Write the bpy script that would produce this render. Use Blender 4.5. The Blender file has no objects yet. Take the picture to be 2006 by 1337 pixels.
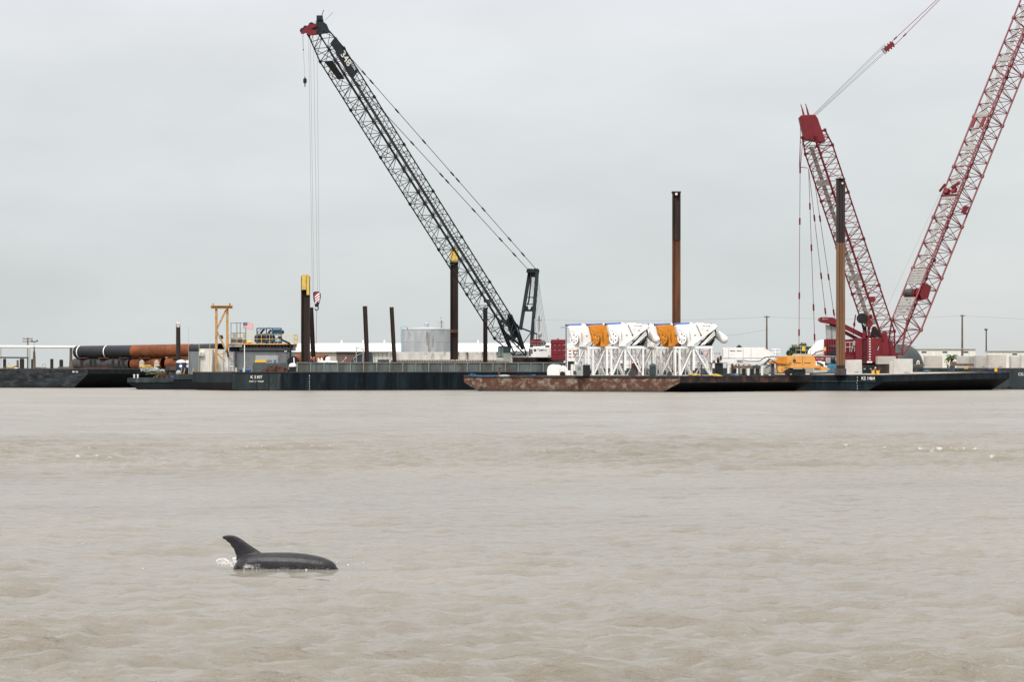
import bpy, bmesh, math, random
import numpy as np
from mathutils import Vector, Matrix
random.seed(7); np.random.seed(7)
sc = bpy.context.scene
COL = sc.collection
R = math.radians
# ---------------------------------------------------------------- camera, sky, sun
F, HZ, CH = 7000.0, 720.0, 3.75          # focal length and horizon in photograph pixels, eye height
cam_d = bpy.data.cameras.new('camera'); cam = bpy.data.objects.new('camera', cam_d); COL.objects.link(cam)
cam.location = (0, 0, CH); cam.rotation_euler = (R(90), 0, 0)
cam_d.sensor_width = 36; cam_d.lens = F / 2006 * 36; cam_d.shift_y = (HZ - 668.5) / 2006
cam_d.clip_start = 1; cam_d.clip_end = 20000
sc.camera = cam
SUN_EL, SUN_AZ = 48, 205                  # sun behind the camera and to the left
w = bpy.data.worlds.new("World"); sc.world = w; w.use_nodes = True
nt = w.node_tree; nt.nodes.clear(); N = nt.nodes.new; Lk = nt.links.new
out = N('ShaderNodeOutputWorld'); bgn = N('ShaderNodeBackground'); bgo = N('ShaderNodeBackground'); mx = N('ShaderNodeMixShader')
sky = N('ShaderNodeTexSky'); sky.sky_type = 'NISHITA'; sky.sun_disc = False
sky.sun_elevation = R(SUN_EL); sky.sun_rotation = R(SUN_AZ); sky.dust_density = 4
bgn.inputs['Strength'].default_value = 0.06
Lk(sky.outputs[0], bgn.inputs['Color'])
tc = N('ShaderNodeTexCoord'); sep = N('ShaderNodeSeparateXYZ'); Lk(tc.outputs['Generated'], sep.inputs[0])
rmp = N('ShaderNodeValToRGB'); Lk(sep.outputs['Z'], rmp.inputs['Fac'])
cr = rmp.color_ramp
cr.elements[0].position = 0.0; cr.elements[0].color = (.374, .393, .392, 1)
cr.elements[1].position = 1.0; cr.elements[1].color = (1.05, 1.06, 1.08, 1)
for p_, c_ in ((.03, (.388, .412, .415)), (.06, (.408, .432, .438)), (.10, (.452, .464, .480)), (.25, (.63, .64, .66))):
    e = cr.elements.new(p_); e.color = (*c_, 1)
mpw = N('ShaderNodeMapping'); mpw.inputs['Scale'].default_value = (7, 7, 19)
nz = N('ShaderNodeTexNoise'); nz.inputs['Scale'].default_value = 1.6; nz.inputs['Detail'].default_value = 4
Lk(tc.outputs['Generated'], mpw.inputs[0]); Lk(mpw.outputs[0], nz.inputs['Vector'])
mr = N('ShaderNodeMapRange'); mr.inputs['From Min'].default_value = .3; mr.inputs['From Max'].default_value = .7
mr.inputs['To Min'].default_value = 0.93; mr.inputs['To Max'].default_value = 1.07
Lk(nz.outputs['Fac'], mr.inputs['Value'])
vm = N('ShaderNodeVectorMath'); vm.operation = 'SCALE'; Lk(rmp.outputs[0], vm.inputs[0]); Lk(mr.outputs[0], vm.inputs['Scale'])
# a faint warmth where the cloud sheet is thin
wm = N('ShaderNodeMix'); wm.data_type = 'RGBA'; wm.blend_type = 'MULTIPLY'
nz2 = N('ShaderNodeTexNoise'); nz2.inputs['Scale'].default_value = .8; Lk(mpw.outputs[0], nz2.inputs['Vector'])
mr2 = N('ShaderNodeMapRange'); mr2.inputs['From Min'].default_value = .5; mr2.inputs['From Max'].default_value = .75; Lk(nz2.outputs['Fac'], mr2.inputs['Value'])
Lk(mr2.outputs[0], wm.inputs['Factor']); Lk(vm.outputs[0], wm.inputs['A']); wm.inputs['B'].default_value = (1.03, 1.0, .985, 1)
Lk(wm.outputs['Result'], bgo.inputs['Color']); bgo.inputs['Strength'].default_value = 1.0
mx.inputs[0].default_value = .93; Lk(bgn.outputs[0], mx.inputs[1]); Lk(bgo.outputs[0], mx.inputs[2]); Lk(mx.outputs[0], out.inputs[0])
sd = bpy.data.lights.new('sun', 'SUN'); sun = bpy.data.objects.new('sun', sd); COL.objects.link(sun)
sd.energy = 1.5; sd.angle = R(12); sd.color = (1, .96, .9)
el, az = R(SUN_EL), R(SUN_AZ)
sdir = Vector((math.sin(az) * math.cos(el), math.cos(az) * math.cos(el), math.sin(el)))   # towards the sun
sun.rotation_euler = sdir.to_track_quat('Z', 'Y').to_euler()
sc.view_settings.view_transform = 'Standard'; sc.view_settings.look = 'None'; sc.view_settings.gamma = 1
sc.view_settings.use_curve_mapping = False; sc.view_settings.exposure = 0.86
sc.render.film_transparent = False
try:
    sc.cycles.max_bounces = 6; sc.cycles.use_denoising = True
except Exception: pass

# ---------------------------------------------------------------- helpers
def P(px, py, Y): return Vector(((px - 1003) * Y / F, Y, CH + (HZ - py) * Y / F))
def X(px, Y): return (px - 1003) * Y / F
def Z(py, Y): return CH + (HZ - py) * Y / F
MATS = {}
def mat(name, col, rough=.6, metal=0, var=.12, scale=1.2, wear=None, wamt=.5, wscale=1.0, stretch=(1, 1, 1), bump=0, spec=.35, col2=None):
    """base colour with soft variation; wear = colour of rust or dirt with a shape of its own (breakup by noise)"""
    if name in MATS: return MATS[name]
    m = bpy.data.materials.new(name); m.use_nodes = True; t = m.node_tree; b = t.nodes['Principled BSDF']
    b.inputs['Roughness'].default_value = rough; b.inputs['Metallic'].default_value = metal
    b.inputs['Specular IOR Level'].default_value = spec
    tc = t.nodes.new('ShaderNodeTexCoord'); mp = t.nodes.new('ShaderNodeMapping'); mp.inputs['Scale'].default_value = stretch
    t.links.new(tc.outputs['Object'], mp.inputs[0])
    n = t.nodes.new('ShaderNodeTexNoise'); n.inputs['Scale'].default_value = scale; n.inputs['Detail'].default_value = 5
    t.links.new(mp.outputs[0], n.inputs['Vector'])
    a = t.nodes.new('ShaderNodeMix'); a.data_type = 'RGBA'
    c2 = col2 if col2 else tuple(c * (1 - var * 2) for c in col)
    a.inputs['A'].default_value = (*c2, 1); a.inputs['B'].default_value = (*(min(1, c * (1 + var * .6)) for c in col), 1)
    r = t.nodes.new('ShaderNodeMapRange'); r.inputs['From Min'].default_value = .35; r.inputs['From Max'].default_value = .65
    t.links.new(n.outputs['Fac'], r.inputs['Value']); t.links.new(r.outputs[0], a.inputs['Factor'])
    last = a.outputs['Result']
    if wear:
        n2 = t.nodes.new('ShaderNodeTexNoise'); n2.inputs['Scale'].default_value = wscale; n2.inputs['Detail'].default_value = 8; n2.inputs['Roughness'].default_value = .68
        t.links.new(mp.outputs[0], n2.inputs['Vector'])
        r2 = t.nodes.new('ShaderNodeMapRange'); c0 = .5 + (.5 - wamt) * .5
        r2.inputs['From Min'].default_value = c0 - .05; r2.inputs['From Max'].default_value = c0 + .06
        t.links.new(n2.outputs['Fac'], r2.inputs['Value'])
        a2 = t.nodes.new('ShaderNodeMix'); a2.data_type = 'RGBA'; a2.inputs['B'].default_value = (*wear, 1)
        t.links.new(r2.outputs[0], a2.inputs['Factor']); t.links.new(last, a2.inputs['A']); last = a2.outputs['Result']
    t.links.new(last, b.inputs['Base Color'])
    if bump:
        bp = t.nodes.new('ShaderNodeBump'); bp.inputs['Strength'].default_value = bump; bp.inputs['Distance'].default_value = .05
        t.links.new(n.outputs['Fac'], bp.inputs['Height']); t.links.new(bp.outputs[0], b.inputs['Normal'])
    MATS[name] = m; return m

WHITE = mat('white_paint', (.80, .79, .77), .4, var=.04, wear=(.52, .48, .43), wamt=.22, wscale=.9, stretch=(1, 1, .4))
WHITE2 = mat('clean_white', (.82, .81, .78), .45, var=.02)
CREAM = mat('cream_panel', (.72, .70, .64), .6, var=.07, wear=(.45, .40, .33), wamt=.25, wscale=.8, stretch=(2, 2, .3))
ORANGE = mat('orange_paint', (.60, .225, .02), .38, var=.1, wear=(.35, .12, .03), wamt=.22, wscale=1.1)
AMBER = mat('amber_paint', (.66, .33, .08), .5, var=.08, wear=(.40, .2, .06), wamt=.3, wscale=1.3, stretch=(1, 1, .5))
YEL = mat('yellow_paint', (.62, .44, .10), .55, var=.08, wear=(.33, .17, .06), wamt=.35, wscale=2)
YEL2 = mat('safety_yellow', (.80, .48, .05), .5, var=.05)
PALEY = mat('pale_yellow_rail', (.60, .55, .27), .6, var=.06)
FRAMEY = mat('ochre_steel', (.52, .30, .10), .6, var=.12, wear=(.30, .13, .05), wamt=.42, wscale=1.2)
RED = mat('crane_red', (.15, .003, .009), .5, var=.08, wear=(.11, .006, .01), wamt=.25, wscale=1.2, spec=.45)
REDD = mat('counterweight_red', (.165, .009, .018), .55, var=.15, wear=(.14, .018, .02), wamt=.35, wscale=1.6)
REDB = mat('bright_red', (.5, .035, .03), .5, var=.05)
BLUE = mat('blue_roller', (.07, .12, .36), .45, var=.08)
BLUE2 = mat('blue_machine', (.045, .12, .20), .5, var=.15, wear=(.10, .05, .03), wamt=.3, wscale=2)
BLUE3 = mat('tarp_blue', (.03, .10, .24), .6, var=.15)
TEAL = mat('teal_machine', (.04, .17, .26), .5, var=.15)
DKBLUE = mat('navy_plastic', (.018, .03, .075), .45, var=.1)
GREEN = mat('dark_green_plastic', (.03, .05, .05), .55, var=.1)
BLACK = mat('crane_black', (.006, .013, .018), .5, var=.2)
BLACK2 = mat('black_rubber', (.012, .012, .013), .8, var=.1)
DKSTEEL = mat('dark_steel', (.05, .05, .055), .6, var=.2, wear=(.10, .05, .03), wamt=.35, wscale=1.5)
GALV = mat('galvanised', (.42, .44, .46), .5, .25, var=.1, scale=.7, stretch=(1, 1, .25))
GALV2 = mat('galvanised_rail', (.42, .42, .40), .6, var=.05)
WALK = mat('walkway_grating', (.30, .29, .27), .7, var=.1, scale=3)
WALKD = mat('dark_walkway', (.10, .10, .095), .7, var=.1, scale=3)
GREYC = mat('container_grey', (.19, .21, .22), .6, var=.08, wear=(.12, .12, .12), wamt=.32, wscale=.8, stretch=(1, 1, .25))
GREYL = mat('light_grey_paint', (.38, .40, .40), .6, var=.06, wear=(.2, .18, .16), wamt=.25, wscale=.8, stretch=(1, 1, .3))
GENG = mat('generator_grey', (.33, .35, .33), .55, var=.05)
BULW = mat('bulwark_greygreen', (.12, .145, .14), .65, var=.2, scale=.5, wear=(.075, .07, .06), wamt=.42, wscale=.7, stretch=(1, 1, .3))
BULWR = mat('bulwark_rib', (.22, .24, .22), .65, var=.12)
CONC = mat('precast_concrete', (.52, .51, .48), .85, var=.1, scale=.6, wear=(.28, .27, .24), wamt=.33, wscale=.8, stretch=(1, 1, .5), bump=.3)
CONC2 = mat('warm_concrete', (.46, .43, .39), .85, var=.1, scale=.5, wear=(.33, .29, .25), wamt=.33, wscale=.8, bump=.3)
RUST = mat('rust_pipe', (.205, .062, .019), .8, var=.2, scale=.5, wear=(.125, .038, .016), wamt=.42, wscale=.7, bump=.2)
PIPEB = mat('coated_pipe', (.017, .019, .024), .55, var=.15, scale=.4)
PILE = mat('dark_pile', (.028, .017, .014), .75, var=.2, scale=.7, wear=(.055, .026, .017), wamt=.38, wscale=1.1, stretch=(1, 1, .15))
PILER = mat('rusty_pile', (.155, .062, .028), .78, var=.2, scale=.7, wear=(.075, .036, .024), wamt=.45, wscale=1.1, stretch=(2, 2, .1))
PILEO = mat('ochre_pile', (.19, .105, .055), .75, var=.15, scale=.7, wear=(.15, .062, .03), wamt=.45, wscale=1.1, stretch=(2, 2, .1))
WOOD = mat('weathered_wood', (.13, .105, .08), .85, var=.2, scale=2, stretch=(1, 1, .2))
WOODD = mat('creosoted_wood', (.02, .018, .017), .85, var=.2, scale=2, stretch=(1, 1, .2))
TIMB = mat('brown_timber', (.16, .11, .07), .85, var=.2, scale=2)
HNAVY = mat('hull_navy', (.006, .013, .019), .55, var=.3, scale=.25, wear=(.012, .021, .026), wamt=.38, wscale=.5, stretch=(2, 2, .3), spec=.15)
HSLATE = mat('hull_slate', (.036, .047, .05), .6, var=.2, scale=.25, wear=(.07, .078, .078), wamt=.33, wscale=.5, stretch=(2, 2, .35), spec=.15)
HGREY = mat('hull_scuffed', (.028, .034, .039), .65, var=.35, scale=.5, wear=(.042, .046, .048), wamt=.42, wscale=1.6, stretch=(.35, .35, 1.3), spec=.15)
HBLK = mat('hull_black', (.007, .009, .011), .6, var=.3, scale=.3, spec=.15)
HRUST = mat('hull_rust', (.25, .215, .175), .8, col2=(.13, .072, .046), scale=1.1, wear=(.092, .040, .023), wamt=.55, wscale=1.2, stretch=(.7, .7, 1.1), bump=.2)
HRUSTD = mat('hull_rust_dark', (.032, .024, .023), .8, var=.3, scale=.5, wear=(.10, .045, .03), wamt=.35, wscale=.6)
DECK = mat('steel_deck', (.16, .14, .13), .8, var=.2, scale=.5, wear=(.14, .07, .04), wamt=.4, wscale=.5)
DECKL = mat('pale_deck', (.52, .46, .40), .85, var=.1, scale=.5, wear=(.38, .31, .26), wamt=.35, wscale=.5)
DECKR = mat('red_deck', (.14, .05, .035), .85, var=.2, scale=.7)
BEIGE = mat('beige_wall', (.48, .44, .37), .8, var=.05)
ROOFW = mat('white_metal_roof', (.85, .84, .81), .45, var=.02)
BROWNW = mat('brown_shed', (.13, .095, .085), .8, var=.1)
GLASS = mat('tinted_glass', (.03, .05, .055), .12, var=.05, spec=.6)
GLASSP = mat('pale_glass', (.20, .27, .26), .12, var=.1, spec=.6)
ROPE = mat('wire_rope', (.10, .095, .09), .6, var=.05)
ROPEL = mat('pale_wire_rope', (.22, .21, .20), .6, var=.05)
SKIN = mat('skin', (.35, .19, .13), .6, var=.04)
SCRAP = mat('scrap_brown', (.10, .045, .03), .85, var=.3, scale=2)
NET = mat('green_net', (.09, .13, .06), .9, var=.25, scale=3)
LAND = mat('land_soil', (.16, .15, .10), .95, var=.2, scale=.02)
BARK = mat('bark', (.09, .065, .045), .9, var=.15)
LEAF = mat('leaf_green', (.055, .095, .03), .7, var=.35, scale=.8, spec=.2)
LEAFD = mat('leaf_dark', (.035, .065, .028), .7, var=.35, scale=.8, spec=.2)
STRIPER = mat('stripe_red', (.30, .02, .03), .5, var=.03)
LETTER = mat('white_lettering', (.75, .75, .72), .6, var=.02)
LETTERB = mat('black_lettering', (.02, .025, .03), .6, var=.02)

def grime(m, z0, z1, col):
    """ragged band of growth and mud up from the waterline (object z)"""
    t = m.node_tree; b = t.nodes['Principled BSDF']; old = b.inputs['Base Color'].links[0].from_socket
    tc = t.nodes.new('ShaderNodeTexCoord'); sp = t.nodes.new('ShaderNodeSeparateXYZ'); t.links.new(tc.outputs['Object'], sp.inputs[0])
    n = t.nodes.new('ShaderNodeTexNoise'); n.inputs['Scale'].default_value = .9; n.inputs['Detail'].default_value = 7; t.links.new(tc.outputs['Object'], n.inputs['Vector'])
    a = t.nodes.new('ShaderNodeMath'); a.operation = 'MULTIPLY_ADD'; t.links.new(n.outputs['Fac'], a.inputs[0]); a.inputs[1].default_value = -2.4; t.links.new(sp.outputs['Z'], a.inputs[2])
    r = t.nodes.new('ShaderNodeMapRange'); r.inputs['From Min'].default_value = z0 - 1.2; r.inputs['From Max'].default_value = z1 - 1.2; r.inputs['To Min'].default_value = 1; r.inputs['To Max'].default_value = 0
    t.links.new(a.outputs[0], r.inputs['Value']); mx = t.nodes.new('ShaderNodeMix'); mx.data_type = 'RGBA'; t.links.new(r.outputs[0], mx.inputs['Factor']); t.links.new(old, mx.inputs['A']); mx.inputs['B'].default_value = (*col, 1)
    t.links.new(mx.outputs['Result'], b.inputs['Base Color'])
grime(HRUST, 1.15, 1.9, (.055, .035, .028)); grime(HGREY, 1.05, 1.5, (.012, .013, .013)); grime(HNAVY, 1.0, 1.3, (.010, .011, .010)); grime(HSLATE, 1.0, 1.3, (.012, .013, .012))
BASE = {}
class MB:
    def __init__(s, M=None): s.v = []; s.f = []; s.mi = []; s.M = M or Matrix(); s.k = 0
    def _add(s, vs, fs):
        o = len(s.v); s.v += [s.M @ Vector(v) for v in vs]; s.f += [tuple(i + o for i in f) for f in fs]; s.mi += [s.k] * len(fs)
    def bx(s, x0, x1, y0, y1, z0, z1):
        s._add([(x0,y0,z0),(x1,y0,z0),(x1,y1,z0),(x0,y1,z0),(x0,y0,z1),(x1,y0,z1),(x1,y1,z1),(x0,y1,z1)],
               [(0,3,2,1),(4,5,6,7),(0,1,5,4),(1,2,6,5),(2,3,7,6),(3,0,4,7)]); return s
    def cb(s, c, sx, sy, sz): return s.bx(c[0]-sx/2, c[0]+sx/2, c[1]-sy/2, c[1]+sy/2, c[2]-sz/2, c[2]+sz/2)
    def pb(s, px0, px1, pt, pb_, Y, d):            # box seen between two photo columns and rows, front face at Y, d deep
        return s.bx(X(px0, Y), X(px1, Y), Y, Y + d, Z(pb_, Y), Z(pt, Y))
    def beam(s, p, q, w, h=None, up=(0, 0, 1)):
        h = h or w; p = Vector(p); q = Vector(q); u = (q - p).normalized(); up = Vector(up)
        if abs(u.dot(up)) > .97: up = Vector((0, 1, 0))
        a = u.cross(up).normalized(); b = a.cross(u)
        vs = [e + a * (i * w / 2) + b * (j * h / 2) for e in (p, q) for i, j in ((-1,-1),(1,-1),(1,1),(-1,1))]
        s._add(vs, [(0,1,2,3),(7,6,5,4),(0,4,5,1),(1,5,6,2),(2,6,7,3),(3,7,4,0)]); return s
    def tube(s, p, q, r, r2=None, n=8, caps=True):
        p = Vector(p); q = Vector(q); r2 = r if r2 is None else r2; u = (q - p).normalized()
        a = u.orthogonal().normalized(); b = u.cross(a)
        vs = []
        for e, rr in ((p, r), (q, r2)):
            for i in range(n):
                t = 2 * math.pi * i / n; vs.append(e + (a * math.cos(t) + b * math.sin(t)) * rr)
        fs = [(i, (i+1) % n, n + (i+1) % n, n + i) for i in range(n)]
        if caps: fs += [tuple(range(n))[::-1], tuple(range(n, 2*n))]
        s._add(vs, fs); return s
    def path(s, pts, r, n=6):
        for a, b in zip(pts[:-1], pts[1:]): s.tube(a, b, r, n=n)
        return s
    def prism(s, pts, vec):
        n = len(pts); pts = [Vector(p) for p in pts]; vec = Vector(vec)
        s._add(pts + [p + vec for p in pts], [tuple(range(n)), tuple(range(2*n-1, n-1, -1))] + [(i, n+i, n+(i+1) % n, (i+1) % n) for i in range(n)]); return s
    def pp(s, pix, Y, d):                           # outline in photo pixels at depth Y, d thick
        return s.prism([P(a, b, Y) for a, b in pix], (0, d, 0))
    def lathe(s, c, prof, n=20, axis='Z'):
        vs = []; m = len(prof); c = Vector(c)
        for r, h in prof:
            for i in range(n):
                t = 2 * math.pi * i / n; k = (r * math.cos(t), r * math.sin(t), h)
                if axis == 'X': k = (k[2], k[0], k[1])
                if axis == 'Y': k = (k[0], k[2], k[1])
                vs.append(c + Vector(k))
        fs = [(j*n+i, j*n+(i+1) % n, (j+1)*n+(i+1) % n, (j+1)*n+i) for j in range(m-1) for i in range(n)]
        fs += [tuple(range(n))[::-1], tuple(range((m-1)*n, m*n))]
        s._add(vs, fs); return s
    def ell(s, c, rx, ry, rz, n=12, m=7):
        prof = []
        vs = []; c = Vector(c)
        for j in range(m + 1):
            a = -math.pi/2 + math.pi * j / m; r = max(.02, math.cos(a)); h = math.sin(a)
            for i in range(n):
                t = 2*math.pi*i/n; vs.append(c + Vector((rx*r*math.cos(t), ry*r*math.sin(t), rz*h)))
        fs = [(j*n+i, j*n+(i+1) % n, (j+1)*n+(i+1) % n, (j+1)*n+i) for j in range(m) for i in range(n)]
        fs += [tuple(range(n))[::-1], tuple(range(m*n, (m+1)*n))]
        s._add(vs, fs); return s
    def build(s, name, mt, parent=None, smooth=False, origin=None, bevel=0):
        mats = mt if isinstance(mt, (list, tuple)) else [mt]
        if parent is not None: o0 = BASE[parent.name]
        else:
            if origin is None:
                xs = [v.x for v in s.v]; ys = [v.y for v in s.v]; origin = Vector(((min(xs)+max(xs))/2, (min(ys)+max(ys))/2, min(v.z for v in s.v)))
            o0 = Vector(origin)
        me = bpy.data.meshes.new(name); me.from_pydata([tuple(v - o0) for v in s.v], [], s.f)
        for m_ in mats: me.materials.append(m_)
        if len(mats) > 1: me.polygons.foreach_set('material_index', s.mi)
        bm = bmesh.new(); bm.from_mesh(me); bmesh.ops.recalc_face_normals(bm, faces=bm.faces); bm.to_mesh(me); bm.free()
        if smooth:
            me.polygons.foreach_set('use_smooth', [True] * len(me.polygons))
            try: me.set_sharp_from_angle(angle=R(38))
            except Exception: pass
        o = bpy.data.objects.new(name, me); COL.objects.link(o)
        if parent is not None: o.parent = parent
        else: o.location = o0
        BASE[o.name] = o0
        if bevel:
            b = o.modifiers.new('bevel', 'BEVEL'); b.width = bevel; b.segments = 1; b.limit_method = 'ANGLE'
        return o
def tag(o, label, cat, group=None, kind=None):
    if label: o['label'] = label
    if cat: o['category'] = cat
    if group: o['group'] = group
    if kind: o['kind'] = kind
    return o
def thing(name, loc, label, cat, group=None):
    o = bpy.data.objects.new(name, None); COL.objects.link(o); o.location = loc; o.empty_display_size = .2
    BASE[o.name] = Vector(loc); return tag(o, label, cat, group)
def stuff(o): o['kind'] = 'stuff'; return o
def dup(root, dx, label=None):
    src = {}
    for k in list(bpy.data.objects):
        if k.parent: src.setdefault(k.parent.name, []).append(k)
    def cp2(o, par):
        c = o.copy(); COL.objects.link(c)
        if par: c.parent = par
        for ch in src.get(o.name, []): cp2(ch, c)
        return c
    r = cp2(root, None); r.location = root.location + Vector(dx); BASE[r.name] = BASE[root.name] + Vector(dx)
    if label: r['label'] = label
    return r
def text(name, s, size, origin, xdir, ydir, mt, parent, ext=.01, align='CENTER', shear=0):
    cu = bpy.data.curves.new('t', 'FONT'); cu.body = s; cu.size = size; cu.extrude = ext; cu.align_x = align; cu.align_y = 'CENTER'; cu.offset = size * .012; cu.shear = shear; cu.resolution_u = 2
    ob = bpy.data.objects.new('t', cu); COL.objects.link(ob)
    bpy.context.view_layer.update()
    me = bpy.data.meshes.new_from_object(ob.evaluated_get(bpy.context.evaluated_depsgraph_get()))
    bpy.data.objects.remove(ob)
    xd = Vector(xdir).normalized(); yd = Vector(ydir).normalized(); zd = xd.cross(yd)
    M = Matrix((xd, yd, zd)).transposed().to_4x4(); M.translation = Vector(origin) - BASE[parent.name]
    me.transform(M); me.materials.clear(); me.materials.append(mt); me.name = name
    o = bpy.data.objects.new(name, me); COL.objects.link(o); o.parent = parent; BASE[o.name] = BASE[parent.name]
    return o
def railing(parent, pts, h, step, mt, r=.03, name='railing', rails=2):
    m = MB(); up = Vector((0, 0, h))
    for a, b in zip(pts[:-1], pts[1:]):
        a = Vector(a); b = Vector(b); n = max(1, round((b - a).length / step))
        for i in range(n + 1): m.tube(a.lerp(b, i / n), a.lerp(b, i / n) + up, r, n=5)
        for k in range(1, rails + 1): m.tube(a + up * k / rails, b + up * k / rails, r, n=5)
    return m.build(name, mt, parent)
# ---------------------------------------------------------------- water
def make_water():
    nc = 600                                        # rows from 26 m to 760 m, widening with distance
    Yr = np.concatenate([26250 / np.linspace(26250 / 26., 26250 / 62., 330, endpoint=False), np.arange(62, 200, .24), np.arange(200, 330, .42), np.arange(330, 560, .9), np.arange(560, 760, 5)])
    Yr = np.concatenate([[-400., -60., 0., 12.], Yr, [900., 1500., 6000.]])
    u = np.linspace(-1, 1, nc); u = np.concatenate([[-60., -12., -3.], u, [3., 12., 60.]])
    half = .19 * np.maximum(Yr, 25) + 3.0
    GX = u[None, :] * half[:, None]; GY = np.repeat(Yr[:, None], len(u), 1)
    dY = np.gradient(Yr); dXs = half * 2 / nc
    GZ = np.zeros_like(GX); DX = np.zeros_like(GX); DY = np.zeros_like(GX)
    rng = np.random.RandomState(11)
    patch = (np.sin(GX*.045 + GY*.031 + 1) + np.sin(GX*.021 - GY*.052 + 4) + np.sin(GY*.085 + GX*.012 + 2)) / 3
    amp_mod = .85 + .45 * patch
    amp_mod = amp_mod + .9 * np.exp(-((GY - 152) / 32.) ** 2)      # a rougher band two hundred metres off, where the tide runs
    comps = []
    for i in range(170):
        lam = .16 * (5.2 / .16) ** (rng.rand() ** .95)
        ang = R(90 + 13) + rng.randn() * R(13)
        if rng.rand() < .22: ang = R(70) + rng.randn() * R(30)
        comps.append((lam, ang, rng.rand() * 6.283, (.0098 * lam ** .32 if lam < .75 else .0084 / lam ** .3) * (.6 + .8 * rng.rand())))
    for lam, ang, ph, a in comps:
        k = 6.2832 / lam; kx, ky = k * math.cos(ang), k * math.sin(ang)
        foot = np.abs(kx) * dXs + np.abs(ky) * np.abs(dY)              # phase step between rows: drop what the mesh cannot carry
        at = np.clip((2.3 - foot) / 1.2, 0, 1)[:, None]
        if at.max() <= 0: continue
        t = kx * GX + ky * GY + ph + .9 * np.sin(GX * .31 / lam**.5 + ph * 3) + .5 * np.sin(GY * .23 / lam**.5 + ph)
        c = a * at * amp_mod
        s_, c_ = np.sin(t), np.cos(t)
        GZ += c * (s_ - .22 * np.cos(2 * t)); DX += c * c_ * math.cos(ang) * .4; DY += c * c_ * math.sin(ang) * .4
    far = np.clip((GY - 540) / 60, 0, 1); GZ *= (1 - far * .9)
    edge = (np.abs(u) <= 1)[None, :] & (Yr > 20)[:, None]
    GZ *= edge; DX *= edge; DY *= edge
    calm = 1 - .94 * np.exp(-(((GX + 4.2) / 2.2) ** 2 + ((GY - 65.9) / 2.0) ** 2))      # smooth slick the animal leaves
    GZ *= calm; DX *= calm; DY *= calm
    foamv = np.clip((GZ - np.partition(GZ[(GY > 110) & (GY < 200)].ravel(), -260)[-260]) / .03, 0, 1) * np.clip((GY - 60) / 40, 0, 1)
    V = np.stack([GX + DX, GY + DY, GZ], -1).reshape(-1, 3)
    R_, C_ = GX.shape
    idx = np.arange(R_ * C_).reshape(R_, C_)
    q = np.stack([idx[:-1, :-1], idx[:-1, 1:], idx[1:, 1:], idx[1:, :-1]], -1).reshape(-1, 4)
    me = bpy.data.meshes.new('water')
    me.vertices.add(len(V)); me.vertices.foreach_set('co', V.ravel().astype(np.float32))
    me.loops.add(q.size); me.loops.foreach_set('vertex_index', q.ravel().astype(np.int32))
    me.polygons.add(len(q)); me.polygons.foreach_set('loop_start', np.arange(0, q.size, 4, dtype=np.int32))
    me.polygons.foreach_set('loop_total', np.full(len(q), 4, dtype=np.int32))
    me.polygons.foreach_set('use_smooth', np.ones(len(q), dtype=bool))
    me.update(calc_edges=True)
    at = me.attributes.new('foam', 'FLOAT', 'POINT'); at.data.foreach_set('value', foamv.ravel().astype(np.float32))
    m = bpy.data.materials.new('muddy_water'); m.use_nodes = True; t = m.node_tree; b = t.nodes['Principled BSDF']; nn = t.nodes.new; lk = t.links.new
    b.inputs['Roughness'].default_value = .16; b.inputs['IOR'].default_value = 1.33
    g = nn('ShaderNodeNewGeometry')
    def noise(scale, sx, sy, det=4, rough=.55):
        mp = nn('ShaderNodeMapping'); mp.inputs['Scale'].default_value = (sx, sy, 1); mp.inputs['Rotation'].default_value = (0, 0, R(-9)); lk(g.outputs['Position'], mp.inputs[0])
        n = nn('ShaderNodeTexNoise'); n.inputs['Scale'].default_value = scale; n.inputs['Detail'].default_value = det; n.inputs['Roughness'].default_value = rough
        lk(mp.outputs[0], n.inputs['Vector']); return n
    n1 = noise(1.0, .07, .045, 5)
    c = nn('ShaderNodeMix'); c.data_type = 'RGBA'; c.inputs['A'].default_value = WCOL[0]; c.inputs['B'].default_value = WCOL[1]
    r = nn('ShaderNodeMapRange'); r.inputs['From Min'].default_value = .35; r.inputs['From Max'].default_value = .65; lk(n1.outputs['Fac'], r.inputs['Value']); lk(r.outputs[0], c.inputs['Factor'])
    sy = nn('ShaderNodeSeparateXYZ'); lk(g.outputs['Position'], sy.inputs[0])       # waves too small and far to model: rougher surface
    rr = nn('ShaderNodeMapRange'); rr.inputs['From Min'].default_value = 90; rr.inputs['From Max'].default_value = 420; rr.inputs['To Min'].default_value = .07; rr.inputs['To Max'].default_value = .30
    lk(sy.outputs['Y'], rr.inputs['Value']); lk(rr.outputs[0], b.inputs['Roughness'])
    fa = nn('ShaderNodeAttribute'); fa.attribute_name = 'foam'
    nf = noise(3.0, 1, .6, 6, .7); rf = nn('ShaderNodeMapRange'); rf.inputs['From Min'].default_value = .52; rf.inputs['From Max'].default_value = .62; lk(nf.outputs['Fac'], rf.inputs['Value'])
    mu = nn('ShaderNodeMath'); mu.operation = 'MULTIPLY'; lk(fa.outputs['Fac'], mu.inputs[0]); lk(rf.outputs[0], mu.inputs[1])
    c2 = nn('ShaderNodeMix'); c2.data_type = 'RGBA'; lk(mu.outputs[0], c2.inputs['Factor']); lk(c.outputs['Result'], c2.inputs['A']); c2.inputs['B'].default_value = (.72, .70, .66, 1)
    lk(c2.outputs['Result'], b.inputs['Base Color'])
    h1 = noise(1.0, 1.5, 4.2, 7, .66); h2 = noise(1.0, .35, .9, 6, .62); h3 = noise(1.0, 7, 17, 3, .6)
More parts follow.
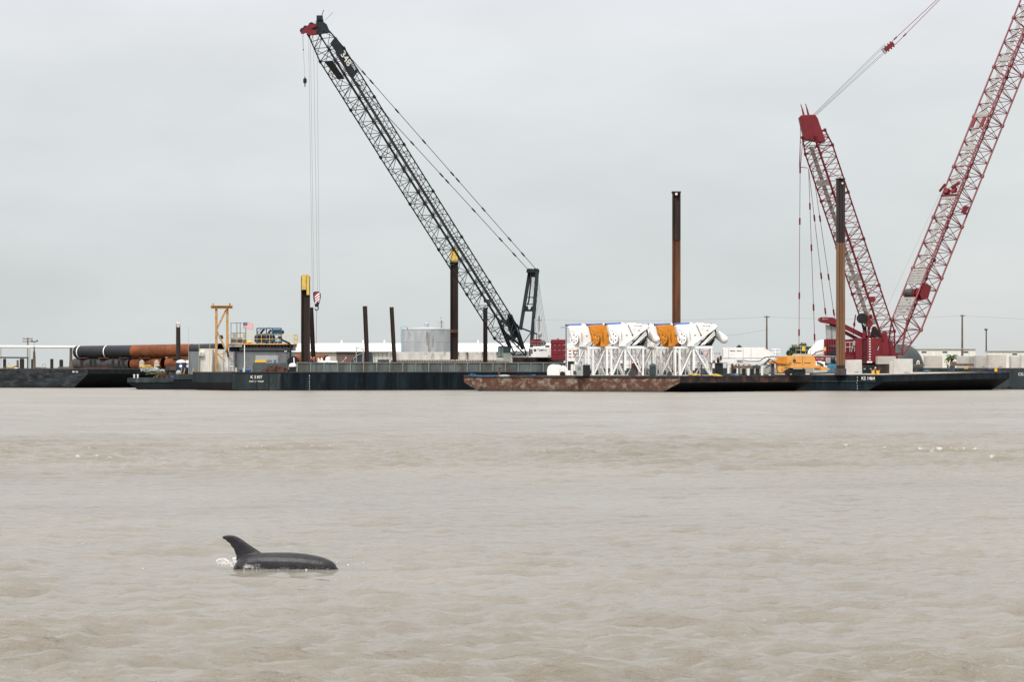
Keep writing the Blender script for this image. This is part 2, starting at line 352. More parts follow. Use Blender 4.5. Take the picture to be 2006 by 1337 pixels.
    b1 = nn('ShaderNodeBump'); b1.inputs['Strength'].default_value = 1.0; b1.inputs['Distance'].default_value = .13; lk(h1.outputs['Fac'], b1.inputs['Height'])
    b2 = nn('ShaderNodeBump'); b2.inputs['Strength'].default_value = .5; b2.inputs['Distance'].default_value = .30; lk(h2.outputs['Fac'], b2.inputs['Height'])
    b3 = nn('ShaderNodeBump'); b3.inputs['Strength'].default_value = .5; b3.inputs['Distance'].default_value = .03; lk(h3.outputs['Fac'], b3.inputs['Height'])
    lk(b2.outputs[0], b1.inputs['Normal']); lk(b1.outputs[0], b3.inputs['Normal']); lk(b3.outputs[0], b.inputs['Normal'])
    me.materials.append(m)
    o = bpy.data.objects.new('water', me); COL.objects.link(o); o['kind'] = 'structure'
WCOL = ((.184, .161, .124, 1), (.228, .202, .160, 1))
make_water()
# land behind the barges, out to the horizon
m = MB(); m.bx(-9000, 9000, 730, 14000, -3, 1.8); g = m.build('ground', LAND, origin=(0, 730, -3)); g['kind'] = 'structure'

# ---------------------------------------------------------------- barges
def unit(a): v = Vector(a); v.normalize(); return v
def barge(name, label, K, side, ew, L, W, H, rk, hl, ms, mb, me_, md, sheer=0, rk2=None, cat='barge', curb=.12):
    """hull profile along its length extruded over its width; K is the corner nearest the camera"""
    sd = unit(side); ed = unit(ew); M = Matrix(((sd.x, ed.x, 0, K[0]), (sd.y, ed.y, 0, K[1]), (0, 0, 1, 0), (0, 0, 0, 1)))
    t = thing(name, (K[0], K[1], -1), label, cat); rk2 = rk if rk2 is None else rk2
    m = MB(M); H2 = H + sheer
    pr = [(0, 0), (0, -hl), (rk, None), (L - rk2, None), (L, -hl), (L, 0)]
    a = [(s, 0, (-1 if z is None else H + z)) for s, z in pr]; b = [(s, W, (-1 if z is None else H2 + z)) for s, z in pr]
    # 0 side paint, 1 band on the ends, 2 raked bottom, 3 deck
    m._add(a + b, [(0,1,2,3,4,5)]); m.mi[-1] = 0
    n0 = len(m.f)
    fs = [((11,10,9,8,7,6), 0), ((0,6,7,1), 1), ((1,7,8,2), 2), ((2,8,9,3), 2), ((3,9,10,4), 2), ((4,10,11,5), 1), ((5,11,6,0), 3)]
    for f, k in fs: m.f.append(f); m.mi.append(k)
    m.build('hull', [ms, mb, me_, md], t)
    c = MB(M)                                       # curb angle round the deck edge
    def zz(s, w): return H + sheer * w / W
    for p, q in (((0, 0), (L, 0)), ((0, 0), (0, W)), ((L, 0), (L, W)), ((0, W), (L, W))):
        c.beam((*p, zz(*p) + curb / 2 + .01), (*q, zz(*q) + curb / 2 + .01), .16, curb)
    c.build('curb', DKSTEEL, t)
    return t, M
# rusty deck barge in front
rusty, MR = barge('deck_barge', 'rust-streaked flat deck barge carrying the white and orange machines', (25.2, 536), (-33, 28), (28, 33), 43, 34, 2.37, 5.6, .95, HRUST, HRUSTD, HBLK, DECK, rk2=5.2)
m = MB(MR)
for i in range(1, 14): m.bx(i * 3 - .04, i * 3 + .04, -.05, -.002, .2, 2.3)
stuff(m.build('hull_rib', HRUST, rusty))
m = MB(MR); m.bx(.2, 42.8, -.12, -.003, 2.12, 2.3); m.build('rub_rail', HRUSTD, rusty)
# spud barge under the black crane
spud, MS = barge('spud_barge', 'long navy crane barge with grey-green bulwark and white draft marks', (X(455, 572), 572), (53.9, 23), (-23, 53.9), 60, 20.5, 2.88, 1.2, 1.6, HNAVY, HNAVY, HBLK, DECK)
Hs = 2.88
def sx(px, off=0):                                   # point on the spud barge's front side seen at column px: returns (s, Y)
    K = Vector((X(455, 572), 572)); d = unit((53.9, 23, 0)); a = (px - 1003) / F
    s = (a * K.y - K.x) / (d.x - a * d.y); return s
m = MB(MS); m.bx(0.02, 8.3, -.02, -.003, -1, 2.7); m.build('repainted_plate', HSLATE, spud)['label'] = 'paler slate grey repainted hull plate'
m = MB(MS)
for i in range(2, 29): m.bx(i * 2.05 - .03, i * 2.05 + .03, -.06, -.024, .1, 2.6)
stuff(m.build('hull_rib', HNAVY, spud))
m = MB(MS)
ds = (MS.to_3x3() @ Vector((1, 0, 0)))
s0, s1 = sx(582), 59.5
m.bx(s0, s1, .15, .25, Hs, Hs + 1.55); m.build('bulwark', BULW, spud)
m = MB(MS); m.bx(s0 - .1, s1 + .1, .0, .35, Hs + 1.55, Hs + 1.68); m.bx(s0, s1, .0, .15, Hs, Hs + .12); m.build('bulwark_rail', BULWR, spud)
n = int((s1 - s0) / 2.28)
for i in range(n + 1):
    m = MB(MS); x = s0 + i * 2.28; m.bx(x, x + .13, -.04, .15, Hs + .12, Hs + 1.55); m.build('bulwark_rib', BULWR, spud)
for i, ch in enumerate(('8', '7', '6', '5', '4', '3')):
    pt = MS @ Vector((sx(606), -.04, 2.35 - i * .43)); text('draft_mark', ch, .30, pt, ds, (0, 0, 1), LETTER, spud)
text('hull_number', 'K 5307', .68, MS @ Vector((sx(502), -.04, 2.15)), ds, (0, 0, 1), LETTER, spud)
text('port_name', 'FORT ST PHILIP', .36, MS @ Vector((sx(502), -.04, 1.45)), ds, (0, 0, 1), LETTER, spud)
# right barge
ks, MK = barge('deck_barge', 'navy barge lettered KS 1464 with pale deck under the red crane', (X(1730, 560), 560), (-.78, .62), (.62, .78), 30, 38.5, 2.47, 5.0, 1.0, HNAVY, HNAVY, HBLK, DECKL, sheer=.45)
kd = -(MK.to_3x3() @ Vector((1, 0, 0)))
m = MB(MK); m.bx(1.2, 29, -.16, -.003, 1.45, 1.6); m.build('rub_rail', HSLATE, ks)
text('hull_number', 'KS 1464', .74, MK @ Vector((2.75, -.05, 1.98)), kd, (0, 0, 1), LETTER, ks)
for i, ch in enumerate(('9', '8', '7', '6', '5', '4')):
    text('draft_mark', ch, .30, MK @ Vector((4.75, -.18 if i == 2 else -.05, 2.1 - i * .43)), kd, (0, 0, 1), LETTER, ks)
back, MBk = barge('deck_barge', 'far right pale-decked barge carrying a row of concrete blocks', (X(2130, 596), 596), (-17.5, 12), (12, 17.5), 44, 22, 3.5, 1.0, 1.8, HSLATE, HSLATE, HBLK, DECKL)
bd = -(MBk.to_3x3() @ Vector((1, 0, 0)))
text('hull_number', 'CG 291', .7, MBk @ Vector((11.6, -.04, 2.55)), bd, (0, 0, 1), LETTER, back)
# left barges
lb, ML = barge('deck_barge', 'scuffed dark grey barge at the far left with timber posts on deck', (X(172, 645), 645), (-.84, .54), (.54, .84), 42, 27, 3.38, 4.6, .8, HGREY, HNAVY, HBLK, DECK)
ld = -(ML.to_3x3() @ Vector((1, 0, 0)))
text('hull_number', 'MV 130', .42, ML @ Vector((2.9, -.04, 2.9)), ld, (0, 0, 1), LETTER, lb)
# pipe barge behind it
pipeb, MP = barge('deck_barge', 'low dark barge behind the left ones holding the big steel pipes', (X(455, 672), 672), (-36, 26), (26, 36), 50, 18, 3.1, 2, 1, HGREY, HNAVY, HBLK, DECK)
# small quarters barge: low bow and raised deck
t = thing('quarters_barge', P(250, 764, 600) * 1, 'low black work barge under the grey containers and ochre frame', 'barge'); BASE[t.name] = t.location.copy()
m = MB(); Yq = 600
def zq(py): return Z(py, Yq)
m._add([(X(250,Yq),Yq,zq(741)),(X(250,Yq),Yq,zq(750)),(X(286,Yq),Yq,-1),(X(452,Yq),Yq,-1),(X(452,Yq),Yq,zq(734)),(X(341,Yq),Yq,zq(734)),(X(341,Yq),Yq,zq(741)),
        (X(250,Yq),Yq+15,zq(741)),(X(250,Yq),Yq+15,zq(750)),(X(286,Yq),Yq+15,-1),(X(452,Yq),Yq+15,-1),(X(452,Yq),Yq+15,zq(734)),(X(341,Yq),Yq+15,zq(734)),(X(341,Yq),Yq+15,zq(741))],
       [(0,1,2,3,4,5,6),(13,12,11,10,9,8,7),(0,7,8,1),(1,8,9,2),(2,9,10,3),(3,10,11,4),(4,11,12,5),(5,12,13,6),(6,13,7,0)])
# deck continues behind the crane barge
m.bx(X(452,Yq)+.01, X(600,Yq), Yq + 2.5, Yq + 15, -1, zq(734))
m.build('hull', HBLK, t)
m = MB(); m.bx(X(250,Yq)-.05, X(340,Yq), Yq-.12, Yq-.003, zq(750), zq(741.2)); m.bx(X(340,Yq), X(452,Yq), Yq-.12, Yq-.003, zq(744), zq(733.8)); m.build('side_band', HSLATE, t)
m = MB(); m.bx(X(341,Yq)+.05, X(600,Yq)-.1, Yq+2.6, Yq+14.8, zq(734)+.004, zq(734)+.05); m.build('deck_plate', DECKR, t)
qb = t; ZQ = zq(734) + .05
# ---------------------------------------------------------------- far background on land
def simple(name, m, mt, label, cat, group=None, **k):
    return tag(m.build(name, mt, **k), label, cat, group)
# long elevated pipe at the far left
Yb = 745
t = thing('elevated_pipe', (X(60, Yb), Yb, 1.8), 'long white elevated pipe running above the left barge on thin supports', 'pipeline')
m = MB(); m.beam(P(-200, 677.5, Yb), P(165, 679.5, Yb), .5, .42); m.build('pipe', WHITE2, t)
m = MB(); m.beam(P(-200, 680.6, Yb), P(165, 682.4, Yb), .3, .2); m.build('lower_chord', GREYL, t)
for px in (-60, 0.5, 57, 139, 162):
    m = MB(); m.bx(X(px, Yb)-.22, X(px, Yb)+.22, Yb-.2, Yb+.2, 1.8, Z(681, Yb)); m.build('support', GREYL, t)
def upole(px, ptop, Y, label, arms, r=.16, mt=WOOD, group=None):
    t = thing('utility_pole', (X(px, Y), Y, 1.8), label, 'utility pole', group)
    m = MB(); m.tube((X(px, Y), Y, 1.7), P(px, ptop, Y), r * 1.25, r * .8); m.build('pole', mt, t)
    for a0, a1, py in arms:
        m = MB(); m.beam(P(a0, py, Y), P(a1, py, Y), .16, .18); m.build('crossarm', mt, t)
        for k in range(3):
            q = P(a0 + (a1 - a0) * (k + .1) / 2.2, py, Y); m = MB(); m.tube(q, q + Vector((0, 0, .28)), .07, n=6); m.build('insulator', GREYL, t)
    return t
up1 = upole(54.5, 662, 790, 'double-crossarm utility pole behind the left barge', [(45, 64, 664.2), (44, 72, 669.5)])
up2 = upole(1502, 619, 800, 'utility pole rising behind the white trailer box', [(1497, 1508, 621.5)], .2)
up3 = upole(1885, 617, 800, 'tall utility pole right of the red crane', [(1881, 1890, 619.5)], .22)
up4 = upole(1056, 620, 860, 'distant utility pole seen behind the crane hoist ropes', [(1051, 1061, 628)], .16)
up5 = upole(865, 628, 900, 'thin far pole behind the galvanised tank', [(862, 868, 632)], .12)
for a, b, ya, yb, nm in ((up2, up3, 621, 619, 'power line from the trailer pole to the tall right pole'), (up2, None, 621, 634, 'power line running left from the trailer pole'), (up3, None, 619, 622, 'power line running right from the tall pole')):
    p = P(1502 if a is up2 else 1885, ya, 800); q = P(1885, yb, 800) if b else (P(1040, 626, 860) if a is up2 else P(2300, 624, 800))
    m = MB(); pts = []
    for i in range(17):
        k = i / 16; v = p.lerp(q, k); v.z -= 1.3 * 4 * k * (1 - k) * .5; pts.append(v)
    m.path(pts, .028, 4); simple('power_line', m, ROPEL, nm, 'cable', origin=p)
p = P(1502, 646, 800); q = P(1390, 661, 800); m = MB(); m.path([p, p.lerp(q, .5) - Vector((0, 0, .3)), q], .028, 4); simple('power_line', m, ROPEL, 'lower power line from the trailer pole toward the white machines', 'cable', origin=p)
# lamp post right
t = thing('lamp_post', (X(1932, 790), 790, 1.8), 'dark lamp post with a small floodlight head, right end of the shore', 'lamp post')
m = MB(); m.tube((X(1932, 790), 790, 1.7), P(1932, 646, 790), .2, .13); m.build('pole', DKSTEEL, t)
m = MB(); m.pb(1929.3, 1934.7, 644.5, 648, 789.6, .7); m.build('lamp_head', DKSTEEL, t)
# white warehouse
Yw = 820
t = thing('warehouse', (X(850, Yw), Yw, 1.8), 'long low warehouse with white metal roof and beige wall behind the cranes', 'building')
x0, x1 = X(560, Yw), X(1128, Yw); ze, zr = Z(688, Yw), Z(672, Yw)
m = MB(); m.bx(x0, x1, Yw, Yw + 40, 1.8, ze); m.build('wall', BEIGE, t)
m = MB(); m.prism([(x0 - .5, Yw - .8, ze - .05), (x0 - .5, Yw + 20, zr), (x0 - .5, Yw + 40.8, ze - .05), (x0 - .5, Yw + 40.8, ze - .25), (x0 - .5, Yw + 20, zr - .2), (x0 - .5, Yw - .8, ze - .25)], (x1 - x0 + 1, 0, 0)); rf = m.build('roof', ROOFW, t)
SKYL = mat('skylight_tan', (.74, .68, .60), .6, var=.04)
for px in (599, 660, 683, 724, 750, 925, 947, 1020, 1060):
    m = MB(); k = .38; a = Vector((X(px, Yw), Yw + 20 * k - .8, ze + (zr - ze) * k + .12)); m.beam(a, a + Vector((2.0, 0, 0)), .9, .1, up=(0, -.1, 1)); m.build('skylight', SKYL, rf)
for px in (661, 704, 747, 790, 935):
    m = MB(); m.bx(X(px, Yw)-.14, X(px, Yw)+.14, Yw + 19.9, Yw + 20.2, zr - .2, zr + .75); m.build('roof_post', WHITE2, t)
m = MB(); m.tube((X(661, Yw), Yw + 20, zr + .6), (X(935, Yw), Yw + 20, zr + .6), .03, n=4); m.build('safety_line', ROPEL, t)
# brown open shed and white wall in front of it
Ys = 770
t = thing('shed', (X(700, Ys), Ys, 1.8), 'low brown shed with a thin white roof left of the leaning piles', 'building')
m = MB(); m.pb(659, 727, 690, 735, Ys, 8); m.build('wall', BROWNW, t)
m = MB(); m.pb(655, 771, 688, 689.6, Ys - .6, 9.4); m.build('roof', WHITE2, t)
m = MB(); m.pb(727.2, 770, 691, 735, Ys + .4, 7); m.build('side_wall', CREAM, t)
for px in (733, 741, 749, 757, 764):
    m = MB(); m.pb(px, px + .8, 692, 735, Ys + .2, .19); stuff(m.build('wall_rib', GREYL, t))
# striped white tank right of crane
t = thing('striped_tank', (X(1121, 760), 760, 1.8), 'white round-topped tank with red stripes behind the lamp post', 'tank')
m = MB(); m.pp([(1104, 735), (1104, 676), (1107, 673), (1124, 673.5), (1133, 679), (1136, 686), (1136, 735)], 760, 6); m.build('body', WHITE2, t)
for a in (686.5, 693, 699): m = MB(); m.pb(1103.5, 1133, a, a + 1.7, 759.9, .09); m.build('stripe', STRIPER, t)
# galvanised silo
Yt = 760; cx = X(834.5, Yt); r = X(884, Yt) - cx; zt = Z(645.5, Yt)
t = thing('storage_tank', (cx, Yt + r, 1.8), 'wide galvanised steel storage tank with a rust streak behind the concrete blocks', 'tank')
for k in range(4):
    z0 = 1.8 + (zt - 1.8) * k / 4; z1 = 1.8 + (zt - 1.8) * (k + 1) / 4
    m = MB(); m.lathe((cx, Yt + r, 0), [(r, z0 + .03), (r, z1 - .03)], 48); m.build('shell_ring', GALV, t, smooth=True)
    m = MB(); m.lathe((cx, Yt + r, 0), [(r + .05, z1 - .07), (r + .05, z1 + .07)], 48); m.build('seam_band', DKSTEEL if k == 1 else GALV2, t, smooth=True)
m = MB(); m.lathe((cx, Yt + r, 0), [(r, zt + .08), (.5, zt + .55), (.5, zt + 1.3), (.2, zt + 1.5)], 32); m.build('roof', GALV, t)
RSTAIN = mat('rust_stain', (.33, .32, .31), .8, var=.25, scale=1.5, stretch=(1, 1, .2))
rg = random.Random(8)
for k in range(9):
    a0 = -math.pi / 2 + .10 + rg.gauss(0, .07); wd = rg.uniform(.02, .05); z1 = zt - rg.uniform(.4, 1.2); z0 = z1 - rg.uniform(2.0, 5.2); R_ = r + .06 + k * .002; m = MB(); vs = []
    for zz_, q in ((z1, .35), ((z0 + z1) / 2, 1), (z0, .5)):
        for s_ in (-1, 1): a = a0 + s_ * wd * q; vs.append((cx + R_ * math.cos(a), Yt + r + R_ * math.sin(a), zz_))
    m._add(vs, [(0, 1, 3, 2), (2, 3, 5, 4)]); m.build('rust_streak', RSTAIN, t)
m = MB(); m.path([P(785.5, 700, Yt - .4), P(785.5, 640.5, Yt - .4), P(789, 639.2, Yt - .4), P(796, 639.5, Yt - .4), P(798, 642, Yt - .4), P(798, 646, Yt + 1)], .09, 6); m.build('fill_pipe', mat('sky_blue_pipe', (.25, .48, .58), .5, var=.05), t)
m = MB()
for a, b in (((858, 645), (858, 632.5)), ((869, 645), (869, 632.5)), ((858, 632.5), (869, 632.5)), ((858, 638), (869, 638)), ((863.5, 645), (863.5, 623))):
    for dy in (0, 1.2): m.tube(P(*a, Yt + dy), P(*b, Yt + dy), .045, n=5)
m.cb(P(863.5, 622.5, Yt + .5), .3, .3, .35); m.build('ladder_cage', GALV2, t)
# site trailers at the right
def trailer(px0, px1, pt, Y, wins, label):
    t = thing('site_office', (X((px0 + px1) / 2, Y), Y, 1.8), label, 'building')
    m = MB(); m.pb(px0, px1, pt + 1.2, 735, Y, 4); m.build('wall', CREAM, t)
    m = MB(); m.pb(px0 - 1, px1 + 1, pt, pt + 1.2, Y - .3, 4.6); m.build('roof', GALV2, t)
    for a, b in wins:
        m = MB(); m.pb(a, b, pt + 5, pt + 8.7, Y - .05, .04); f = m.build('window', GREYL, t)
        m = MB(); m.pb(a + .7, b - .7, pt + 5.7, pt + 8, Y - .07, .01); m.build('pane', GLASS, f)
    return t
trailer(1788, 1911, 683.5, 800, ((1805, 1815), (1846, 1856), (1887, 1897)), 'long cream site office with three dark windows behind the concrete blocks')
trailer(1935, 2080, 687.5, 780, ((1983, 1993), (2030, 2040)), 'cream site office at the far right edge with one window in view')
m = MB(); c = P(1792, 678.5, 801); m.lathe(c, [(.05, -.2), (.5, 0), (.62, .12), (.6, .16), (.05, .02)], 12); m.tube(c - Vector((0, 0, .55)), c, .05); simple('satellite_dish', m, WHITE2, 'small white dish on the site office roof', 'satellite dish')
# trees
def tree(px, pt, pb_, Y, wpx, label, lm=LEAF, n=1500, sd=1, hpx=None):
    rg = random.Random(sd); t = thing('tree', (X(px, Y), Y, 1.8), label, 'tree', 'trees behind the barges')
    zb, zt = Z(pb_, Y), Z(pt, Y); hw = wpx * Y / F / 2; c = Vector((X(px, Y), Y, (zb + zt) / 2)); hh = (zt - zb) / 2
    m = MB(); m.tube((c.x, Y, 1.6), (c.x, Y, c.z), .28, .12, 7)
    for k in range(6):
        a = rg.random() * 6.28; m.tube((c.x, Y, 1.8 + (c.z - 1.8) * .6), c + Vector((math.cos(a) * hw * .7, math.sin(a) * hw * .7, hh * rg.uniform(-.1, .6))), .09, .03, 5)
    m.build('trunk', BARK, t)
    m = MB(); cl = []
    for k in range(max(7, int(wpx / 5))):
        a = rg.random() * 6.28; q = rg.random() ** .6; cl.append((c + Vector((math.cos(a) * hw * q * .85, math.sin(a) * hw * q * .6, hh * rg.uniform(-.85, .75) * (1 - .35 * q))), rg.uniform(.28, .48) * min(hw, hh * 1.3)))
    for k in range(n):
        cc, rr = rg.choice(cl); d = Vector((rg.gauss(0, 1), rg.gauss(0, 1), rg.gauss(0, .8))); d.normalize(); p = cc + d * rr * rg.uniform(.55, 1.15)
        e1 = Vector((rg.gauss(0, 1), rg.gauss(0, 1), rg.gauss(0, 1))).normalized() * rg.uniform(.12, .26); e2 = e1.orthogonal().normalized() * rg.uniform(.08, .2)
        m._add([p - e1, p + e2, p + e1, p - e2], [(0, 1, 2, 3)])
    m.build('crown', lm, t); return t
tree(1574, 672, 706, 775, 52, 'broad green tree behind the orange machine and platform rail', n=3200, sd=3)
tree(1550, 680, 704, 770, 24, 'small bushy tree left of the broad green tree', n=1500, sd=8)
tree(1447, 677, 700, 800, 20, 'dark treetop showing just above the white trailer box', LEAFD, n=900, sd=5)
tree(1425, 680, 700, 800, 14, 'low dark treetop above the left end of the white trailer box', LEAFD, n=500, sd=6)
tree(1411, 697, 712, 740, 15, 'small green shrub between the white frame and the trailer box', n=600, sd=7)
t = thing('palm_tree', (X(1864, 760), 760, 1.8), 'short bushy green palm behind the worker in yellow', 'tree')
m = MB(); m.tube((X(1864, 760), 760, 1.8), P(1864, 700, 760), .3, .22); m.build('trunk', BARK, t)
rg = random.Random(4)
for k in range(24):
    a = rg.random() * 6.28; l = rg.uniform(1.1, 1.9); m = MB(); b0 = P(1864, 699, 760); vs = []; fs = []
    up_ = rg.uniform(.1, 1.1)
    for i in range(6):
        q = i / 5; c = b0 + Vector((math.cos(a) * l * q, math.sin(a) * l * q, l * (up_ * q - .9 * q * q))); s_ = Vector((-math.sin(a), math.cos(a), 0)) * (.34 * math.sin(math.pi * (.12 + .8 * q)))
        vs += [c - s_ - Vector((0, 0, .1)), c, c + s_ - Vector((0, 0, .1))]
    for i in range(5): o_ = i * 3; fs += [(o_, o_+1, o_+4, o_+3), (o_+1, o_+2, o_+5, o_+4)]
    m._add(vs, fs); m.build('frond', LEAF, t)

# ---------------------------------------------------------------- left barges' load
def deckz(M, W=0): return 0
def post(px, pt, pb_, Y, label, w=.55, mt=WOODD, name='timber_post', cat='post', grp=None):
    m = MB(); x = X(px, Y); zt = Z(pt, Y); m.lathe((x, Y, 0), [(w, 3.4), (w, zt - .15), (w * .75, zt)], 10); return simple(name, m, mt, label, cat, grp)
for px, pt, Y, w_, l in ((9, 703.5, 668, .30, 'leftmost short dark post on the scuffed barge'), (43, 703, 664, .42, 'thick dark post at the deck edge, left of a thinner one'), (64, 704, 672, .30, 'dark post beside the tall splintered wooden pole'),
                     (101.5, 703.5, 658, .30, 'dark post alone near the middle of the scuffed barge edge'), (120, 705, 672, .36, 'round-topped dark post right of the barge edge middle'), (160, 707, 668, .28, 'short dark post under the left end of the black pipe'),
                     (178, 705, 669, .28, 'left one of two close posts in front of the lower pipes'), (186, 705, 668, .3, 'right one of two close posts in front of the lower pipes'), (221, 705, 666, .28, 'post in front of the lower grey pipe near its middle'),
                     (233, 706, 668, .26, 'left one of the paired posts before the seam of rust pipe'), (241, 705, 667, .28, 'right one of the paired posts before the seam of rust pipe')):
    post(px, pt, 724, Y, l, w_, grp='timber posts on the left barge')
m = MB(); m.tube((X(34.5, 665), 665, 3.39), P(34.5, 706, 665), .22, .2); simple('pipe_post', m, TIMB, 'short brown pipe stub beside the thick dark post', 'post')
t = thing('tall_pole', (X(67, 668), 668, 3.39), 'splintered wooden pole standing on the left barge with lamp arms', 'pole')
m = MB(); m.lathe((X(67, 668), 668, 0), [(.30, 3.39), (.26, Z(700, 668)), (.20, Z(689, 668)), (.12, Z(688, 668)), (.12, Z(680, 668))], 9); m.build('pole', WOOD, t)
m = MB(); m.tube(P(67, 680, 668), P(67, 668.5, 668), .03, n=5); m.path([P(61, 669, 668), P(64, 670.5, 668), P(70, 670.5, 668), P(74, 668, 668)], .04, 5); m.build('lamp_bracket', DKSTEEL, t)
for a in (62.5, 73): m = MB(); m.ell(P(a, 668, 668), .18, .15, .14); m.build('lamp', DKSTEEL, t)
m = MB(); m.lathe((X(139, 676), 676, 0), [(.42, 3.39), (.30, Z(706, 676)), (.26, Z(690, 676)), (.27, Z(681.5, 676))], 9); simple('wooden_pile', m, WOOD, 'thick weathered wooden pile left of the big black pipe', 'post')
m = MB(); m.tube(P(-40, 700.4, 676), P(55.5, 701.3, 676), .14, n=8)
for a in (-38, 10, 54.5): m.tube((X(a, 676), 676, 3.4), P(a, 701, 676), .10, n=6)
simple('horizontal_pipe', m, DKSTEEL, 'thin dark pipe on stands at the far left end', 'pipe')
# low deck load on the left barge
rg = random.Random(9)
for k, (px, wpx, hpx, Y, mt, l) in enumerate(((16, 26, 4, 664, TIMB, 'low stack of brown planks by the leftmost post'), (30, 12, 6, 670, WOOD, 'small dark wooden crate behind the yellow ropes'), (80, 26, 3.5, 668, TIMB, 'reddish planks lying right of the splintered pole'),
                                         (128, 34, 4.5, 664, WOOD, 'long stack of weathered planks left of the pipes'), (190, 60, 3.5, 655, SCRAP, 'low line of brown timbers at the barge corner'))):
    t = thing('plank_stack', (X(px, Y), Y, 3.4), l, 'timber', 'timber stacks on the left barge')
    for i in range(3):
        m = MB(); z = 3.4 + i * hpx * .085 * .4; m.bx(X(px - wpx / 2 + i * 1.2, Y), X(px + wpx / 2 - i * 2, Y), Y + i * .15, Y + 1.2, z, z + hpx * .085 * .36); m.build('plank', mt, t)
def tangle(px, py, Y, w_, h_, mt, name, label, cat, n=26, r=.05, sd=1):
    rg = random.Random(sd); m = MB(); c = P(px, py, Y); p = c.copy(); pts = []
    for i in range(n): pts.append(c + Vector((rg.uniform(-w_, w_), rg.uniform(-.8, .8), abs(rg.gauss(0, .5)) * h_ + r)))
    m.path(pts, r, 5); return simple(name, m, mt, label, cat, kind=None) if False else tag(m.build(name, mt, origin=c), label, cat)
tangle(21, 723.3, 656, 1.0, .6, YEL, 'rope_pile', 'yellow rope tangle on the left barge deck', 'rope', sd=2, n=14, r=.045)
tangle(31, 723.5, 653, .4, .4, WHITE2, 'rope_pile', 'small pale rope heap beside the yellow tangle', 'rope', sd=3, n=10)
m = MB(); m.path([P(83, 722, 660), P(83, 715, 660), P(85, 712.5, 660), P(88, 713, 660), P(89, 717, 660), P(89, 722, 660)], .07, 6); simple('bent_rail', m, GREYL, 'small grey bent pipe rail on the left barge', 'rail')
# stacked big pipes
def pipe(pl, pr, yl, yr, Yl, Yr, r, mt, label, rings=(), name='steel_pipe', cat='pipe'):
    a = P(pl, yl, Yl); b = P(pr, yr, Yr); t = thing(name, a.lerp(b, .5) - Vector((0, 0, r)), label, cat, 'big steel pipes stacked behind the left barges')
    u = (b - a).normalized()
    m = MB(); 
    n = 28; A = u.orthogonal().normalized(); B = u.cross(A); vs = []
    for e, rr in ((a, r), (b, r), (b, r - .05), (a, r - .05)):
        for i in range(n): th = 2 * math.pi * i / n; vs.append(e + (A * math.cos(th) + B * math.sin(th)) * rr)
    fs = [(k*n+i, k*n+(i+1) % n, ((k+1) % 4)*n+(i+1) % n, ((k+1) % 4)*n+i) for k in range(4) for i in range(n)]
    m._add(vs, fs); m.build('shell', mt, t, smooth=True)
    for q in rings:
        c = a.lerp(b, q); m = MB(); m.tube(c - u * .12, c + u * .12, r + .03, n=28, caps=False); m.build('seam_band', WHITE2 if q != .03 else CREAM, t, smooth=True)
    return t
pipe(151, 212, 690.2, 689.5, 703, 698, 1.22, PIPEB, 'black coated upper pipe, left section with two pale bands', (.12, .98))
pipe(212.5, 261.5, 689.4, 688.8, 698, 694, 1.22, PIPEB, 'black coated upper pipe, plain middle section next to rust one')
pipe(262, 378, 688.8, 686.8, 694, 685, 1.24, RUST, 'rust-orange upper pipe, the long section right of the black ones')
pipe(378.5, 432, 686.8, 685.5, 685, 681, 1.2, PIPEB, 'dark upper pipe end behind the white container')
pipe(148, 258, 714.2, 713.2, 703.6, 695, 1.2, DKSTEEL, 'grey lower pipe under the black ones')
pipe(262, 322, 713, 712.5, 695, 690, 1.2, RUST, 'rusty lower pipe, left section with open dark end')
pipe(330, 440, 712.5, 711.5, 689, 681, 1.2, RUST, 'rusty lower pipe, right section behind the blue toilet')
pipe(560, 642, 708, 707.5, 640, 640, 1.2, RUST, 'rusty pipe lying behind the leaning piles near the quarters')
for px, Y, l in ((166, 701.8, 'left pair of blocks'), (205, 698.5, ''), (246, 695.5, ''), (285, 692, ''), (350, 687.5, ''), (400, 683.5, '')):
    m = MB(); q = P(px, 702.1, Y); m.cb(q + Vector((0, .3, .02)), 2.2, 3.0, .22)
    simple('dunnage_beam', m, SCRAP if px > 160 else TIMB, 'brown dunnage timber wedged between the upper and lower pipes', 'timber', 'dunnage timbers between the pipes')
# navigation pile with lamp
t = thing('guide_pile', (X(348.5, 606), 606, ZQ), 'thin rusty guide pile with a white beacon cap left of the containers', 'pile')
m = MB(); m.tube((X(349.5, 606), 606, ZQ), P(349, 634, 606), .42, .36, 10); m.build('shaft', PILE, t)
m = MB(); m.pb(345.5, 353.5, 631.5, 632.7, 605.7, .6); m.tube(P(346.5, 641, 605.7), P(346.5, 632.7, 605.7), .05); m.tube(P(352, 641, 605.7), P(352, 632.7, 605.7), .05); m.tube(P(349, 642, 605.65), P(349, 633, 605.65), .1); m.build('cap_frame', WHITE2, t)
m = MB(); m.ell(P(349, 630, 606), .2, .2, .2); m.build('beacon', GREYL, t)
